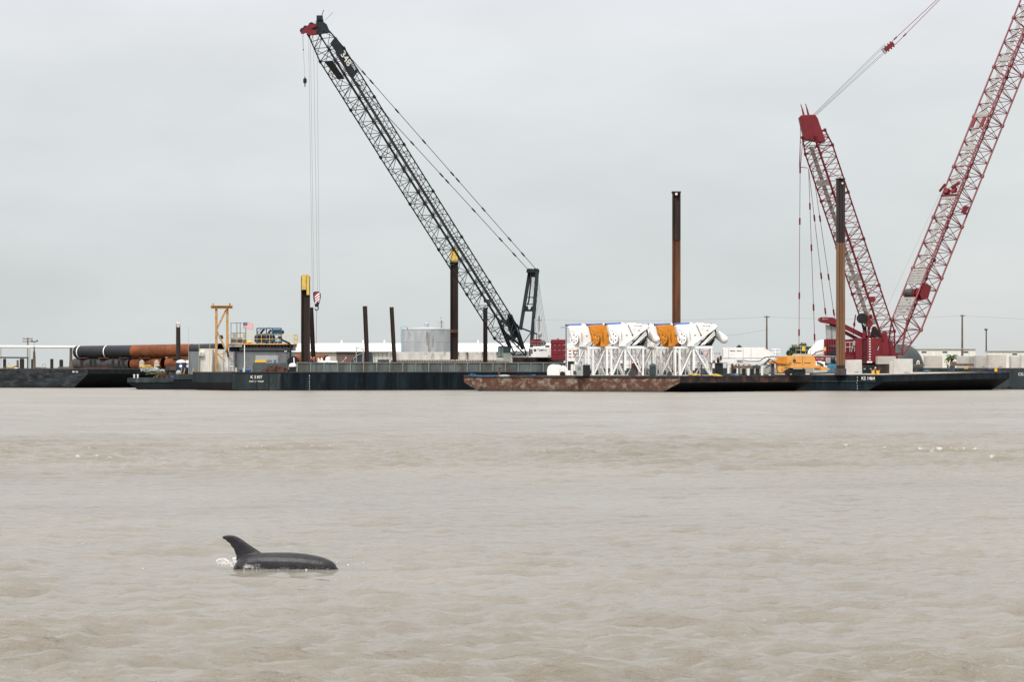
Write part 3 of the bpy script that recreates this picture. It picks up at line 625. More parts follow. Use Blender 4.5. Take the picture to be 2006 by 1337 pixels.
# blue portable toilets
def toilet(px0, px1, pt, Y, mb_, mr_, label, z0, name='portable_toilet'):
    x0, x1 = X(px0, Y), X(px1, Y); w_ = x1 - x0; zt = Z(pt, Y)
    t = thing(name, ((x0 + x1) / 2, Y, z0), label, 'portable toilet')
    m = MB(); m.bx(x0, x1, Y, Y + w_, z0 + .12, zt - .45); m.build('cabin', mb_, t, bevel=.05)
    m = MB(); m.bx(x0 - .04, x1 + .04, Y - .04, Y + w_ + .04, z0, z0 + .12); m.build('base', BLACK2, t)
    m = MB(); m.ell(((x0 + x1) / 2, Y + w_ / 2, zt - .45), w_ * .54, w_ * .54, .45, 16, 8); m.build('roof', mr_, t, smooth=True)
    m = MB(); m.bx(x0 + w_ * .18, x1 - w_ * .18, Y - .03, Y - .002, z0 + .2, zt - .6); d = m.build('door', mb_, t)
    if mr_ is WHITE2: m = MB(); m.tube(((x0 + x1) / 2, Y - .05, z0 + 1.35), ((x0 + x1) / 2, Y - .032, z0 + 1.35), .26, n=14); m.build('round_sign', WHITE2, d)
    return t
toilet(345, 363, 705.5, 603, DKBLUE, WHITE2, 'navy portable toilet with white domed roof left of the containers', ZQ)
toilet(360.5, 375, 706.5, 606.5, DKBLUE, WHITE2, 'second navy toilet half hidden behind the grey box', ZQ)
# containers
def container(px0, px1, pt, Y, d, mt, label, z0, ribs=True, doors=None, name='shipping_container', yaw=0):
    x0, x1 = X(px0, Y), X(px1, Y); zt = Z(pt, Y); t = thing(name, ((x0 + x1) / 2, Y, z0), label, 'container')
    m = MB(); m.bx(x0 + .06, x1 - .06, Y + .06, Y + d - .06, z0 + .1, zt - .06); m.build('body', mt, t)
    m = MB()
    for a in (x0, x1 - .14):
        for b in (Y, Y + d - .14): m.bx(a, a + .14, b, b + .14, z0, zt)
    for zz_ in (z0, zt - .13):
        for b in (Y + .003, Y + d - .137): m.bx(x0 + .14, x1 - .14, b, b + .134, zz_, zz_ + .13)
    m.build('corner_frame', mt, t)
    if ribs:
        m = MB(); x = x0 + .3
        while x < x1 - .35: m.bx(x, x + .14, Y + .015, Y + .058, z0 + .15, zt - .15); x += .30
        stuff(m.build('side_corrugation', mt, t))
    return t
container(369.5, 389.5, 689, 603, 3, GREYC, 'narrow dark grey steel box left of the white container', ZQ)
t = container(391, 416, 683.5, 603.5, 6, CREAM, 'stained white steel container with an air conditioner', ZQ)
m = MB(); m.pb(390, 398.5, 689.5, 697.5, 602.9, .62); ac = m.build('air_conditioner', WHITE2, t)
m = MB(); m.lathe(P(394.2, 693.5, 602.85), [(.25, 0), (.25, .04)], 12, 'Y'); m.build('fan', GREYL, ac)
container(416.8, 441, 685, 606, 5, CREAM, 'dull stained container behind the ochre frame legs', ZQ)
t = container(437.5, 459.5, 689.5, 604.4, 6, GREYL, 'pale container end with white door bars beside the office', ZQ, ribs=False)
for a in (440.5, 444.5, 450.5, 455.5):
    m = MB(); m.tube(P(a, 727.5, 604.3), P(a, 692, 604.3), .045, n=6); m.build('lock_rod', WHITE2, t)
for a in (438.8, 448.2):
    m = MB(); m.pb(a, a + (8.6 if a < 440 else 10.2), 691.5, 728.5, 604.36, .05); m.build('door', WHITE2 if a < 440 else GREYL, t)
for py in (699.5, 704.5, 710, 717):
    m = MB(); m.pb(449.5, 457, py, py + 2, 604.31, .045); m.build('door_bar', WHITE2, t)
# quarters building made of dark grey corrugated boxes, with a railed platform on top
t = thing('quarters_building', (X(517, 605), 605, ZQ), 'long grey corrugated quarters building with sign board and railed roof platform', 'building')
x0, x1 = X(460, 605), X(571, 605); zt = Z(689.5, 605)
m = MB(); m.bx(x0, x1, 605.1, 613, ZQ, zt); m.build('wall', GREYC, t)
m = MB(); x = x0
while x < x1 - .2: m.bx(x, x + .16, 605.03, 605.098, ZQ + .1, zt - .15); x += .34
stuff(m.build('wall_corrugation', GREYC, t))
m = MB(); m.bx(x0 - .1, x1 - .5, 605.4, 612.6, zt, Z(687.6, 605)); m.build('painted_gap_shade', BLACK2, t)  # solid black block; its colour stands for the shade in the gap
m = MB(); m.bx(X(469, 605), X(574, 605), 604.9, 613.1, Z(687.5, 605), Z(680.5, 605)); m.build('roof_beam', GREYC, t)
m = MB(); m.bx(X(447, 604), X(577, 604), 604, 614, Z(675.6, 604), Z(673.6, 604)); pf = m.build('platform', AMBER, t)
m = MB(); m.bx(X(447.3, 604), X(474, 604), 604.1, 613.5, Z(680, 604), Z(675.7, 604)); m.build('landing', GREYL, t)
for i in range(16):
    m = MB(); a = 478 + i * 6.4; m.pb(a, a + 1.4, 675.7, 680.4, 604.2, 9); m.build('joist', DKSTEEL, t)
zp = Z(673.6, 604)
railing(pf, [(X(448, 604), 604.1, zp), (X(576, 604), 604.1, zp), (X(576, 604), 613.8, zp), (X(448, 604), 613.8, zp)], Z(656, 604) - zp, 1.45, PALEY, .035)
m = MB(); m.pb(500.5, 545, 696.5, 711.5, 604.98, .04); sb = m.build('sign_board', GREYL, t)
text('sign_lettering', 'UN', .62, P(527, 708.2, 604.96), (1, 0, 0), (0, 0, 1), LETTERB, sb, shear=.3)
m = MB(); m.pb(536, 541, 705.5, 711, 604.96, .015); m.build('sign_logo', TEAL, sb)
m = MB(); m.pb(499.5, 521, 706, 710.6, 604.85, .12); m.build('sign_band', YEL2, sb)
m = MB(); m.pb(557, 562, 688, 689.8, 604.8, .3); m.build('lamp', WHITE2, t)
m = MB(); m.path([P(549, 660, 604.3), P(553, 667, 604.1), P(567, 673, 603.9), P(569, 678, 603.85), P(569, 703, 603.85)], .16, 7); m.build('drain_hose', BLACK2, t)
m = MB(); m.bx(X(449.5,606), X(466,606), 605.2, 612, ZQ + 3.8, Z(680.1, 606)); m.build('painted_recess_shade', BLACK, t)  # black box under the landing, shade of a recess put into its colour
# scaffold and blue pump on the platform
t = thing('scaffold_rack', (X(467, 608), 608, zp), 'grey pipe rack with pale drums standing on the platform left end', 'rack')
m = MB()
for a in (452.5, 464, 470.5, 481.5):
    for Y in (607, 609.5): m.tube((X(a, Y), Y, zp), P(a, 632.5, Y), .07, n=6)
for py in (633, 653, 663):
    for Y in (607, 609.5): m.tube(P(452.5, py, Y), P(481.5, py, Y), .06, n=6)
m.build('frame', GREYC, t)
for a in (456, 461, 476): m = MB(); m.pb(a, a + 4, 654, 661, 607.6, .6); m.build('panel', GREYL, t)
m = MB(); m.pb(452, 475, 664, 672.3, 607.3, 1.8); m.build('lower_box', GREYC, t)
m = MB(); m.pb(475, 482, 665.5, 673.2, 606, 1.2); simple('rust_box', m, SCRAP, 'small brown box at the foot of the pipe rack', 'box')
m = MB(); m.ell(P(488.5, 671, 606), .55, .5, .22); m.M = Matrix(); simple('yellow_tarp', m, YEL2, 'yellow tarp heap on the platform behind the railing', 'tarp')
t = thing('flag', P(476, 674, 605.6), 'american flag on a thin pole above the roof platform', 'flag')
m = MB(); m.tube((X(476, 605.6), 605.6, zp), P(476, 630.5, 605.6), .035, n=6); m.build('flagpole', WHITE2, t)
FLR = mat('flag_red', (.50, .05, .08), .8, var=.03); FLW = mat('flag_white', (.80, .78, .78), .8, var=.02); FLB = mat('flag_blue', (.06, .09, .20), .8, var=.03)
def fpt(u, v):
    a = P(476.3, 632.5, 605.6); return a + Vector((u * 1.75, .22 * math.sin(u * 5.5), -v * 1.02 - .34 * u * u * .45 + .07 * math.sin(u * 6) - (.0 if v < .9 else 0)))
for i in range(13):
    m = MB(); vs = []; n_ = 12
    for j in range(n_ + 1): vs += [fpt(j / n_, i / 13), fpt(j / n_, (i + 1) / 13)]
    vs2 = [v + Vector((0, .012, 0)) for v in vs]
    m._add(vs, [(2*j, 2*j+1, 2*j+3, 2*j+2) for j in range(n_)]); m.build('stripe', FLR if i % 2 == 0 else FLW, t, smooth=True)
m = MB(); vs = []
for j in range(6): vs += [fpt(j / 12.5, 0) - Vector((0, .02, 0)), fpt(j / 12.5, 7 / 13) - Vector((0, .02, 0))]
m._add(vs, [(2*j, 2*j+1, 2*j+3, 2*j+2) for j in range(5)]); cn = m.build('canton', FLB, t)
m = MB()
for r_ in range(5):
    for c_ in range(6):
        q = fpt(.03 + c_ * .064, .05 + r_ * .098) - Vector((0, .03, 0)); m.tube(q, q - Vector((0, .004, 0)), .022, n=5)
stuff(m.build('star', FLW, cn))
t = thing('pump_skid', (X(528, 607), 607, zp), 'blue pump skid frame with brown drums on the platform', 'machine')
m = MB()
for a in (503.5, 522, 533.5, 551):
    for Y in (606.5, 609.5): m.beam((X(a, Y), Y, zp), P(a, 643.5, Y), .2)
for py in (643.8, 655, 672):
    for Y in (606.5, 609.5): m.beam(P(503.5, py, Y), P(551, py, Y), .2)
m.beam(P(504, 653, 606.5), P(512, 645, 606.5), .12)
m.build('frame', BLUE2, t)
m = MB(); m.pb(532, 551, 645.5, 657, 606.9, 2); m.build('engine_box', BLUE2, t, bevel=.1)
m = MB(); m.pb(519, 551, 668.5, 672.5, 606.4, 2.6); m.build('fuel_tank', BLUE2, t)
for a, r_ in ((507, .75), (516, .75), (524, .8), (530, .8)):
    m = MB(); m.lathe((X(a, 607.8), 607.8, zp), [(r_*.5, .1), (r_, .35), (r_, 1.2), (r_*.6, 1.6)], 14); m.build('drum', SCRAP, t, smooth=True)
for a, b in (((534, 659), (540, 666)), ((546, 659), (549, 667)), ((541, 666), (547, 660))): m = MB(); m.tube(P(*a, 606.7), P(*b, 606.7), .14); m.build('hose', BLACK, t)
m = MB(); m.path([P(510, 655, 607), P(514, 649, 607), P(518, 645, 607)], .2); m.build('elbow', SCRAP, t)
m = MB(); m.path([P(526, 655, 607), P(528, 650, 607), P(531, 647, 607)], .22); m.build('elbow', SCRAP, t)
m = MB(); m.ell(P(553.5, 651, 607), .3, .3, .35); m.build('air_filter', DKSTEEL, t)
m = MB(); m.ell(P(527, 642.8, 607), .12, .12, .1); m.build('lifting_eye', BLUE2, t)
# ochre gantry frame
t = thing('gantry_frame', (X(433, 602), 602, ZQ), 'ochre steel gantry frame standing before the white containers', 'frame')
Yg = 602
for a, pb_, l in ((423.5, None, 0), (445, 684.5, 1)):
    m = MB(); z0 = ZQ if pb_ is None else Z(pb_, Yg); m.bx(X(a - 2.2, Yg), X(a + 2.2, Yg), Yg, Yg + .5, z0, Z(605, Yg)); m.build('leg', FRAMEY, t)
m = MB(); m.pb(412.5, 455.5, 599, 600, Yg - .3, 1.1); m.pb(413, 455, 600.05, 604, Yg + .1, .3); m.pb(412.5, 455.5, 604.05, 605, Yg - .3, 1.1); m.build('top_beam', FRAMEY, t)
for a in (417.5, 450): m = MB(); m.pb(a - 1.5, a + 1.5, 594.5, 598.9, Yg, .5); m.build('beam_stub', FRAMEY, t)
for a, b in (((442.5, 608), (425, 645)), ((425, 650), (441, 683)), ((442, 683), (447.5, 683))): m = MB(); m.beam(P(*a, Yg + .25), P(*b, Yg + .25), .28); m.build('brace', FRAMEY, t)
m = MB(); m.beam(P(425, 694, Yg + .25), P(441, 694, Yg + .25), .12); m.beam(P(427, 695, Yg + .25), P(440, 708, Yg + .25), .2); m.build('brace', FRAMEY, t)
m = MB(); m.beam((X(445, Yg) - .1, Yg + 8, ZQ), P(445, 684.5, Yg + .3), .3); m.build('rear_leg', FRAMEY, t)
m = MB(); m.pb(430, 436, 657, 659, 602.2, .3); m.path([P(430, 665, 602.3), P(431, 658, 602.3)], .04); m.path([P(435.5, 665, 602.3), P(434.5, 658, 602.3)], .04); m.pb(429.5, 437, 659, 664.5, 602.9, .3); m.build('floodlight', DKSTEEL, t)
# thin rails and antennas along that barge
for k, (a, pt, l) in enumerate(((369.5, 640, 'tall thin antenna mast at the grey box corner'), (390, 666, 'thin ochre pole between grey box and white container'), (411, 666, 'thin ochre pole at the white container right corner'))):
    m = MB(); m.tube((X(a, 602.7), 602.7, ZQ), P(a, pt, 602.7), .035 if k else .03, n=5); simple('thin_pole', m, PALEY if k else GREYL, l, 'pole')
STL = ('under the navy toilet left side', 'under the navy toilet right side', 'in front of the narrow grey box', 'in front of the white container', 'at the ochre frame leg', 'in front of the pale container doors')
for k, a in enumerate((355, 361.5, 378, 395, 427.5, 443)):
    m = MB(); x = X(a, 600.4); m.tube((x - .15, 600.4, ZQ - .02), (x + .1, 600.4, ZQ + 1.0), .05, n=5); simple('stanchion', m, YEL, 'short yellow deck stanchion ' + STL[k], 'stanchion', 'yellow stanchions on the low black barge')
# junk on bow
rg = random.Random(21)
def heap(px, py, Y, w_, h_, mt, name, label, cat, n=14, sd=1, d=1.0):
    rg = random.Random(sd); m = MB(); c = P(px, py, Y)
    for i in range(n):
        q = c + Vector((rg.uniform(-w_, w_), rg.uniform(0, d), 0)); hh = h_ * rg.uniform(.35, 1) * (1 - .5 * abs(q.x - c.x) / w_)
        M_ = Matrix.Translation(q) @ Matrix.Rotation(rg.uniform(-.5, .5), 4, 'Y') @ Matrix.Rotation(rg.uniform(0, 3), 4, 'Z')
        mm = MB(M_); a_ = rg.uniform(.15, .4) * w_; mm.bx(-a_, a_, -.3, .3, -.05, hh); m.v_ = None
        o_ = len(m.v); m.v += mm.v; m.f += [tuple(i_ + o_ for i_ in f) for f in mm.f]; m.mi += mm.mi
    return tag(m.build(name, mt, origin=c), label, cat)
heap(318, 741, 603, 2.0, .9, SCRAP, 'scrap_heap', 'brown scrap heap on the low bow of the black barge', 'scrap', 16, 2)
heap(308, 733, 604.5, 1.6, .4, NET, 'net_pile', 'green netting draped on the brown scrap heap', 'net', 12, 3)
heap(345, 734, 603, 1.1, .7, SCRAP, 'scrap_heap', 'small dark scrap pile at the step of the black barge', 'scrap', 10, 4)
heap(300, 727, 655.5, 1.8, .8, GREYL, 'scrap_heap', 'grey bundle of bent steel beside the yellow rope', 'scrap', 14, 5)
tangle(286, 722, 655, 1.3, .45, YEL, 'rope_pile', 'yellow rope pile before the rusty lower pipe', 'rope', 16, .045, 5)
m = MB(); m.pb(325, 346, 718, 726, 640, 4); simple('dark_skip', m, DKSTEEL, 'low dark steel skip left of the navy toilet', 'skip')
for a, l in ((263, 'left small white bitt on the far barge side'), (270, 'right small white bitt on the far barge side')):
    m = MB(); c = P(a, 741, 602.5); m.tube(c, c + Vector((0, 0, .45)), .13); m.ell(c + Vector((0, 0, .5)), .2, .2, .1); simple('bitt', m, WHITE2, l, 'bitt')
for a, l in ((278, 'beige canvas-wrapped bundle in front of the rusty pipe'), (307, 'pale cone-shaped bundle near the pipe middle')):
    m = MB(); Y = 664 if a > 300 else 662; m.lathe((X(a, Y), Y, 0), [(.55, Z(718, Y)), (.45, Z(710, Y)), (.15, Z(705.5, Y)), (.03, Z(705, Y))], 8); simple('canvas_bundle', m, mat('canvas', (.45, .40, .32), .9, var=.15), l, 'bundle')
m = MB(); m.ell(P(350, 731, 601), .45, .4, .45); simple('fender_ball', m, GREYL, 'round grey fender at the step of the black barge', 'fender')
m = MB(); m.pb(334, 341, 735, 741, 601, .6); simple('blue_tarp', m, BLUE3, 'small blue tarp bundle at the step of the black barge', 'tarp')
# ---------------------------------------------------------------- lattice work
def lattice(parent, p0, p1, W, D, nb, mt, rc, rl, near, foot=(.07, 1.0, .12), tip=(.9, .7, .35), nsec=5, name='boom_section', walk=None, top_at=None):
    """four-chord lattice boom from p0 to p1, W wide (horizontal) and D deep; near = horizontal vector of the side facing the water"""
    p0 = Vector(p0); p1 = Vector(p1); u = (p1 - p0).normalized(); w_ = Vector(near).normalized(); d_ = w_.cross(u)
    if d_.z < 0: d_ = -d_
    L = (p1 - p0).length
    def sc_(t):
        if t < foot[0]: k = t / foot[0]; return foot[1] + (1 - foot[1]) * k, foot[2] + (1 - foot[2]) * k
        if t > tip[0]: k = (t - tip[0]) / (1 - tip[0]); return 1 + (tip[1] - 1) * k, 1 + (tip[2] - 1) * k
        return 1, 1
    def cpt(t, i, j):
        a, b = sc_(t); return p0 + u * (L * t) + w_ * (i * W / 2 * a) + d_ * (j * D / 2 * b)
    cuts = [foot[0] + (tip[0] - foot[0]) * k / nsec for k in range(nsec + 1)]
    spans = [(0, cuts[0])] + list(zip(cuts[:-1], cuts[1:])) + [(cuts[-1], 1)]
    cor = ((1, -1), (1, 1), (-1, 1), (-1, -1))
    for a, b in spans:
        m = MB()
        for i, j in cor:
            m.tube(cpt(a, i, j), cpt(b, i, j), rc, n=6)
            m.tube(cpt(b, i, j) - u * .25, cpt(b, i, j) + u * .25, rc * 1.9, n=6)      # pin joint
        s_ = m.build(name, mt, parent)
        m = MB(); n = max(2, round(nb * (b - a))); h = (b - a) / n
        for f in range(4):
            c0, c1 = cor[f], cor[(f + 1) % 4]
            for k in range(n):
                t0, t1 = a + k * h, a + (k + 1) * h
                if f % 2 == 0:
                    tm = (t0 + t1) / 2; m.tube(cpt(t0, *c0), cpt(tm, *c1), rl, n=4, caps=False); m.tube(cpt(tm, *c1), cpt(t1, *c0), rl, n=4, caps=False)
                    m.tube(cpt(t0, *c0), cpt(t0, *c1), rl * .9, n=4, caps=False)
                else:
                    A, B = (c0, c1) if k % 2 else (c1, c0)
                    m.tube(cpt(t0, *A), cpt(t1, *B), rl, n=4, caps=False); m.tube(cpt(t0, *B), cpt(t0, *A), rl, n=4, caps=False)
            m.tube(cpt(b, *c0), cpt(b, *c1), rl * 1.3, n=4, caps=False)
        for k in (a, b):
            m.tube(cpt(k, 1, 1), cpt(k, -1, -1), rl, n=4, caps=False)
        stuff(m.build('lacing', mt, s_))
    return cpt, u, w_, d_, L

# ---------------------------------------------------------------- spud barge load
def SP(px, off, z=0): s = sx(px); q = MS @ Vector((s, off, 0)); return Vector((X(px, q.y), q.y, z))   # approx point behind the edge
def pile(px0, px1, pt, Y, z0, mt, label, lean=0, H=True, cap=None, cpy=None, group='steel piles'):
    """H-section or box steel pile; lean = photo pixels the top is shifted left of the foot"""
    x0, x1 = X(px0, Y), X(px1, Y); w_ = x1 - x0; zt = Z(pt, Y); c = Vector(((x0 + x1) / 2, Y, z0)); top = Vector((c.x - lean * Y / F, Y + .2, zt)); 
    t = thing('spud_pile' if cap else 'steel_pile', c, label, 'pile', group); u = (top - c).normalized()
    m = MB(); q0 = c; q1 = top
    if H:
        b1 = (0, w_ * .42, 0)
        m.beam(q0 - Vector((w_ * .44, 0, 0)), q1 - Vector((w_ * .44, 0, 0)), w_ * .12, w_ * .95, up=(0, 1, 0)); m.beam(q0 + Vector((w_ * .44, 0, 0)), q1 + Vector((w_ * .44, 0, 0)), w_ * .12, w_ * .95, up=(0, 1, 0))
        m.beam(q0, q1, w_ * .77, w_ * .16, up=(0, 1, 0))
    else: m.beam(q0, q1, w_, w_, up=(0, 1, 0))
    m.build('shaft', mt, t)
    return t, w_
t, w_ = pile(590, 607, 541, 586, Hs, PILE, 'tall brown spud pile with a yellow top beside the striped hook block', cap=1)
m = MB(); m.pb(591, 599.5, 540, 568, 585.1, .34); m.pb(600.5, 606, 541, 578, 585.1, .34); m.pp([(591, 541), (594, 538), (604, 538), (607, 541.5)], 585.2, 1.5); m.build('yellow_cap', YEL, t)
t, w_ = pile(882, 897.5, 489, 597, Z(705, 597), PILE, 'tall brown spud pile with a yellow top behind the black boom', cap=1)
m = MB(); m.pb(882, 897, 492, 513, 596.2, .28); m.pp([(882.5, 492), (886, 488), (893, 488), (896, 492)], 596.3, 1.3); m.build('yellow_cap', YEL, t)
m = MB(); m.pb(881.8, 897.7, 646, 652, 596.15, .15); m.build('rust_collar', PILER, t)
pile(611, 619.5, 602.5, 590, Hs, PILE, 'leaning dark pile right beside the tall yellow-topped spud', lean=6)
pile(716, 724.5, 600, 593, Hs, PILE, 'leaning dark pile, left one of the freestanding pair', lean=5.5)
pile(770, 778, 602, 594, Hs, PILE, 'leaning dark pile, right one of the freestanding pair', lean=7)
pile(946.5, 955, 603, 600, Hs, PILE, 'straight dark pile seen through the foot of the black boom', lean=0)
# loading dock with precast concrete blocks
Yd = 640; zd = Z(706, Yd)
t = thing('loading_dock', (X(870, Yd), Yd, -1), 'raised dock faced with dark timber fenders behind the crane barge', 'dock')
m = MB(); m.bx(X(765, Yd), X(1000, Yd), Yd, Yd + 14, -1, zd - .02); m.build('deck', CONC2, t)
for i in range(47):
    m = MB(); a = 766 + i * 4.95; m.pb(a, a + 3.6, 706.8, 790, Yd - .3, .28); m.build('fender_timber', TIMB, t)
rg = random.Random(3)
for a, b, l in ((776, 885, 'long pale concrete block left of the rusty pile'), (899.5, 913, 'concrete block just right of the tall spud pile'), (917, 944, 'concrete block in the middle of the row on the dock'), (948, 972, 'concrete block at the right end by the crane cab')):
    m = MB(); m.pb(a, b, 690.5, 705.7, Yd + 1, 3); simple('concrete_block', m, CONC, l, 'concrete block', 'concrete blocks on the timber dock', bevel=.05)
for a, l in ((889, 'rusty'), (914.8, ''), (946, '')):
    m = MB(); m.pb(a, a + 4 if a < 900 else a + 1.6, 690 if a > 900 else 686, 707, Yd + .6, .6); simple('guide_post', m, PILER, 'narrow rusty post beside the concrete block' if a < 900 else ('thin post between the two middle concrete blocks on the dock' if a < 930 else 'thin post before the rightmost concrete block on the dock'), 'post', None)
m = MB()
for a in (762, 775): m.tube(P(a, 707, Yd - .8), P(a, 691, Yd - .8), .06)
for b in (692, 695.5, 699, 702.5): m.tube(P(762, b, Yd - .8), P(775, b, Yd - .8), .05)
simple('ladder_rack', m, GALV2, 'small grey ladder rack at the left end of the dock', 'rack')
for i in range(1):
    m = MB()
    for a in range(730, 762, 3): m.tube((X(a, 650), 650, 1), P(a, 701, 650), .07)
    m.tube(P(729, 702, 650), P(762, 702, 650), .08)
    simple('picket_fence', m, GALV2, 'white picket rail between the leaning piles and dock', 'fence')
# dark domed canopy and bent pipe on the spud barge
t = thing('canopy_skiff', (X(706, 596), 596, Hs), 'dark rounded wheelhouse canopy beside the leaning pile', 'canopy')
m = MB(); m.pp([(686, 712), (690, 704), (696, 698), (704, 694), (714, 691.5), (729, 692), (730, 712)], 596.5, 3); m.build('canopy', mat('canopy_grey', (.06, .07, .085), .4, var=.2), t, smooth=True)
m = MB(); m.path([P(696, 712, 596.3), P(692, 704, 596.3), P(699, 697, 596.3), P(712, 691.5, 596.3)], .05); m.build('frame_hoop', GALV2, t)
m = MB(); m.path([P(698, 690, 595.6), P(698, 681.5, 595.6), P(712, 684.5, 595.6), P(711, 712, 595.6), P(710.5, 729, 595.6)], .09, 7); m.path([P(698, 690, 595.6), P(698, 729, 595.6)], .07); simple('bent_pipe', m, GALV2, 'bent grey pipe frame standing over the dark canopy', 'pipe')
# clutter behind the bulwark
for k, (a, b, pt, Y, mt, nm, l, c) in enumerate((
    (637, 648, 699.5, 590, WHITE2, 'white_tank', 'small white tank with black lid left of the workers', 'tank'),
    (634, 642, 697.5, 592, BLACK2, 'black_drum', 'black drum behind the small white tank', 'drum'),
    (740, 762, 705, 593, DKSTEEL, 'steel_rack', 'low dark rack right of the canopy', 'rack'),
    (657, 661, 706, 589, GREYL, 'grey_box', 'small grey box right of the white sheet', 'box'))):
    Yk = Y; x0, x1 = X(a, Yk), X(b, Yk); zt = Z(pt, Yk)
    m = MB(); m.lathe(((x0 + x1) / 2, Yk, 0), [((x1 - x0) / 2, Hs), ((x1 - x0) / 2, zt - .25), ((x1 - x0) * .3, zt - .05), (.05, zt)], 14) if 'box' not in nm and 'rack' not in nm else m.pb(a, b, pt, 731, Yk, 1)
    simple(nm, m, mt, l, c)
rg = random.Random(5); m = MB(); c = P(641, 711.5, 587.6)
pts = []
for i in range(13):
    for j in range(5): pts.append(c + Vector(((i - 6) * .27, j * .35, .16 * rg.random() + .28 * math.exp(-((i - 6) / 5) ** 2) - (.25 if j in (0, 4) else 0))))
m._add(pts, [(i * 5 + j, i * 5 + j + 1, (i + 1) * 5 + j + 1, (i + 1) * 5 + j) for i in range(12) for j in range(4)])
m.bx(c.x - 1.5, c.x + 1.5, c.y + .25, c.y + 1.1, Hs, c.z - .08)
simple('white_tarp', m, WHITE2, 'white sheet bundled over the bulwark beside the workers', 'tarp')
for px, l in ((624, 'left small white bottle standing on the bulwark'), (630, 'right small leaning white bottle on the bulwark')):
    m = MB(); q = P(px, 711.6, 588.2); m.lathe((q.x, q.y, 0), [(.22, Hs), (.22, Z(706, q.y)), (.08, Z(702, q.y)), (.06, Z(701, q.y))], 8); simple('bottle', m, WHITE2, l, 'bottle')
# left deck load of spud barge
m = MB(); m.pb(495, 563, 711.5, 730, 579, 1.0); simple('steel_skip', m, mat('skip_green', (.075, .09, .09), .6, var=.15), 'dark green-grey steel skip below the sign board', 'skip')
heap(541, 730, 577.6, 2.0, 1.2, SCRAP, 'scrap_heap', 'red-brown scrap heap in front of the green skip', 'scrap', 22, 7)
m = MB(); c = P(573.5, 719, 578.5); m.lathe((c.x, c.y, 0), [(.63, c.z), (.63, c.z + .25), (.45, c.z + .5), (.1, c.z + .6)], 16); t = thing('domed_tank', (c.x, c.y, Hs), 'white domed tank on a dark stand left of the bulwark', 'tank'); m.build('dome', WHITE, t, smooth=True)
m = MB(); m.bx(c.x - .55, c.x + .55, c.y - .5, c.y + .5, Hs, c.z); m.build('stand', BLACK, t)
m = MB(); m.tube((X(479, 576.5), 576.5, Hs - .05), P(479, 676, 576.5), .075, n=8); simple('white_pole', m, WHITE2, 'slim white pole standing at the left end of the navy barge', 'pole')
for px, s_, l in ((472, .35, 'round blue tarp ball left of the white pole'), (485, .25, 'flat blue tarp heap right of the white pole')):
    m = MB(); q = P(px, 728, 577); m.ell(q + Vector((0, 0, s_ * .7)), .35 if px < 480 else .6, .35, s_); simple('blue_tarp', m, BLUE3, l, 'tarp')
for a, l in ((462, 'pale yellow bitt at the left corner of the navy barge'), (476.5, 'pale yellow bitt beside the white pole')):
    m = MB(); q = SP(a, 0); q = P(a, 730, 574.8); m.tube((q.x, q.y + .6, Hs), (q.x, q.y + .6, Hs + .8), .13); simple('bitt', m, PALEY, l, 'bitt')
t = thing('hose_reel', P(570, 730, 583) , 'black rounded tyre stack beside the quarters building end', 'tyre'); 
m = MB(); c = P(574, 710, 584); m.lathe(c, [(.35, 0), (.95, 0), (1.0, .1), (1.0, .5), (.95, .6), (.35, .6)], 18, 'Y'); BASE[t.name] = t.location.copy(); m.build('tyre', BLACK2, t, smooth=True)
m = MB(); m.bx(c.x - .5, c.x + .5, c.y, c.y + .6, Hs, c.z - .85); m.build('stand', DKSTEEL, t)
m = MB(); m.tube((c.x + .35, c.y - .35, Hs), (c.x + .15, c.y - .3, c.z + .75), .14, .1); simple('white_bottle', m, WHITE2, 'white cylinder leaning against the black tyre', 'cylinder')

# ---------------------------------------------------------------- black crane
CB = Vector((X(1043, 604), 604, Hs))                  # slewing centre on the deck
tipP = P(621, 60, 560); footP = P(1019, 696, 599)
fw = Vector((tipP.x - footP.x, tipP.y - footP.y, 0)).normalized(); near = Vector((-fw.y, fw.x, 0))
if near.y > 0: near = -near
crane = thing('crawler_crane', CB, 'black lattice-boom crawler crane with white body and red counterweights', 'crane')
Mc = Matrix(((fw.x, near.x, 0, CB.x), (fw.y, near.y, 0, CB.y), (0, 0, 1, CB.z), (0, 0, 0, 1)))   # x forward, y to the near side
# crawlers turned along the barge
for s_ in (-1, 1):
    Mt = Matrix.Translation(CB) @ Matrix.Rotation(R(22), 4, 'Z'); m = MB(Mt)
    pts = [(-4.6, s_ * 2.6 - .6, .1 + .55)] ; prof = [(-4.3, .08), (4.3, .08), (4.8, .55), (4.8, 1.0), (4.3, 1.45), (-4.3, 1.45), (-4.8, 1.0), (-4.8, .55)]
    m.prism([(a, s_ * 2.6 - .55, b) for a, b in prof], (0, 1.1, 0)); tr = m.build('crawler', DKSTEEL, crane)
    m = MB(Mt)
    for i in range(26): a = -4.2 + i * .336; m.bx(a, a + .24, s_ * 2.6 - .58, s_ * 2.6 + .58, 1.452, 1.54); m.bx(a, a + .24, s_ * 2.6 - .58, s_ * 2.6 + .58, 0, .078)
    stuff(m.build('track_shoe', HRUSTD, tr))
m = MB(Matrix.Translation(CB)); m.bx(-2.6, 2.6, -2.0, 2.0, .5, 1.5); m.lathe((0, 0, 0), [(1.6, 1.5), (1.6, 1.9)], 20); m.build('carbody', HRUSTD, crane)
zb = Z(702, 604) - Hs                                  # underside of the upperworks
m = MB(Mc); m.bx(-6.5, 3.4, -1.6, 1.6, zb - .75, zb + .1); m.build('turntable_frame', HRUSTD, crane)
zt_ = Z(681, 604) - Hs
m = MB(); m.pb(1035.5, 1080, 681, 701, 602, 2.2); body = m.build('engine_housing', WHITE, crane, bevel=.06)
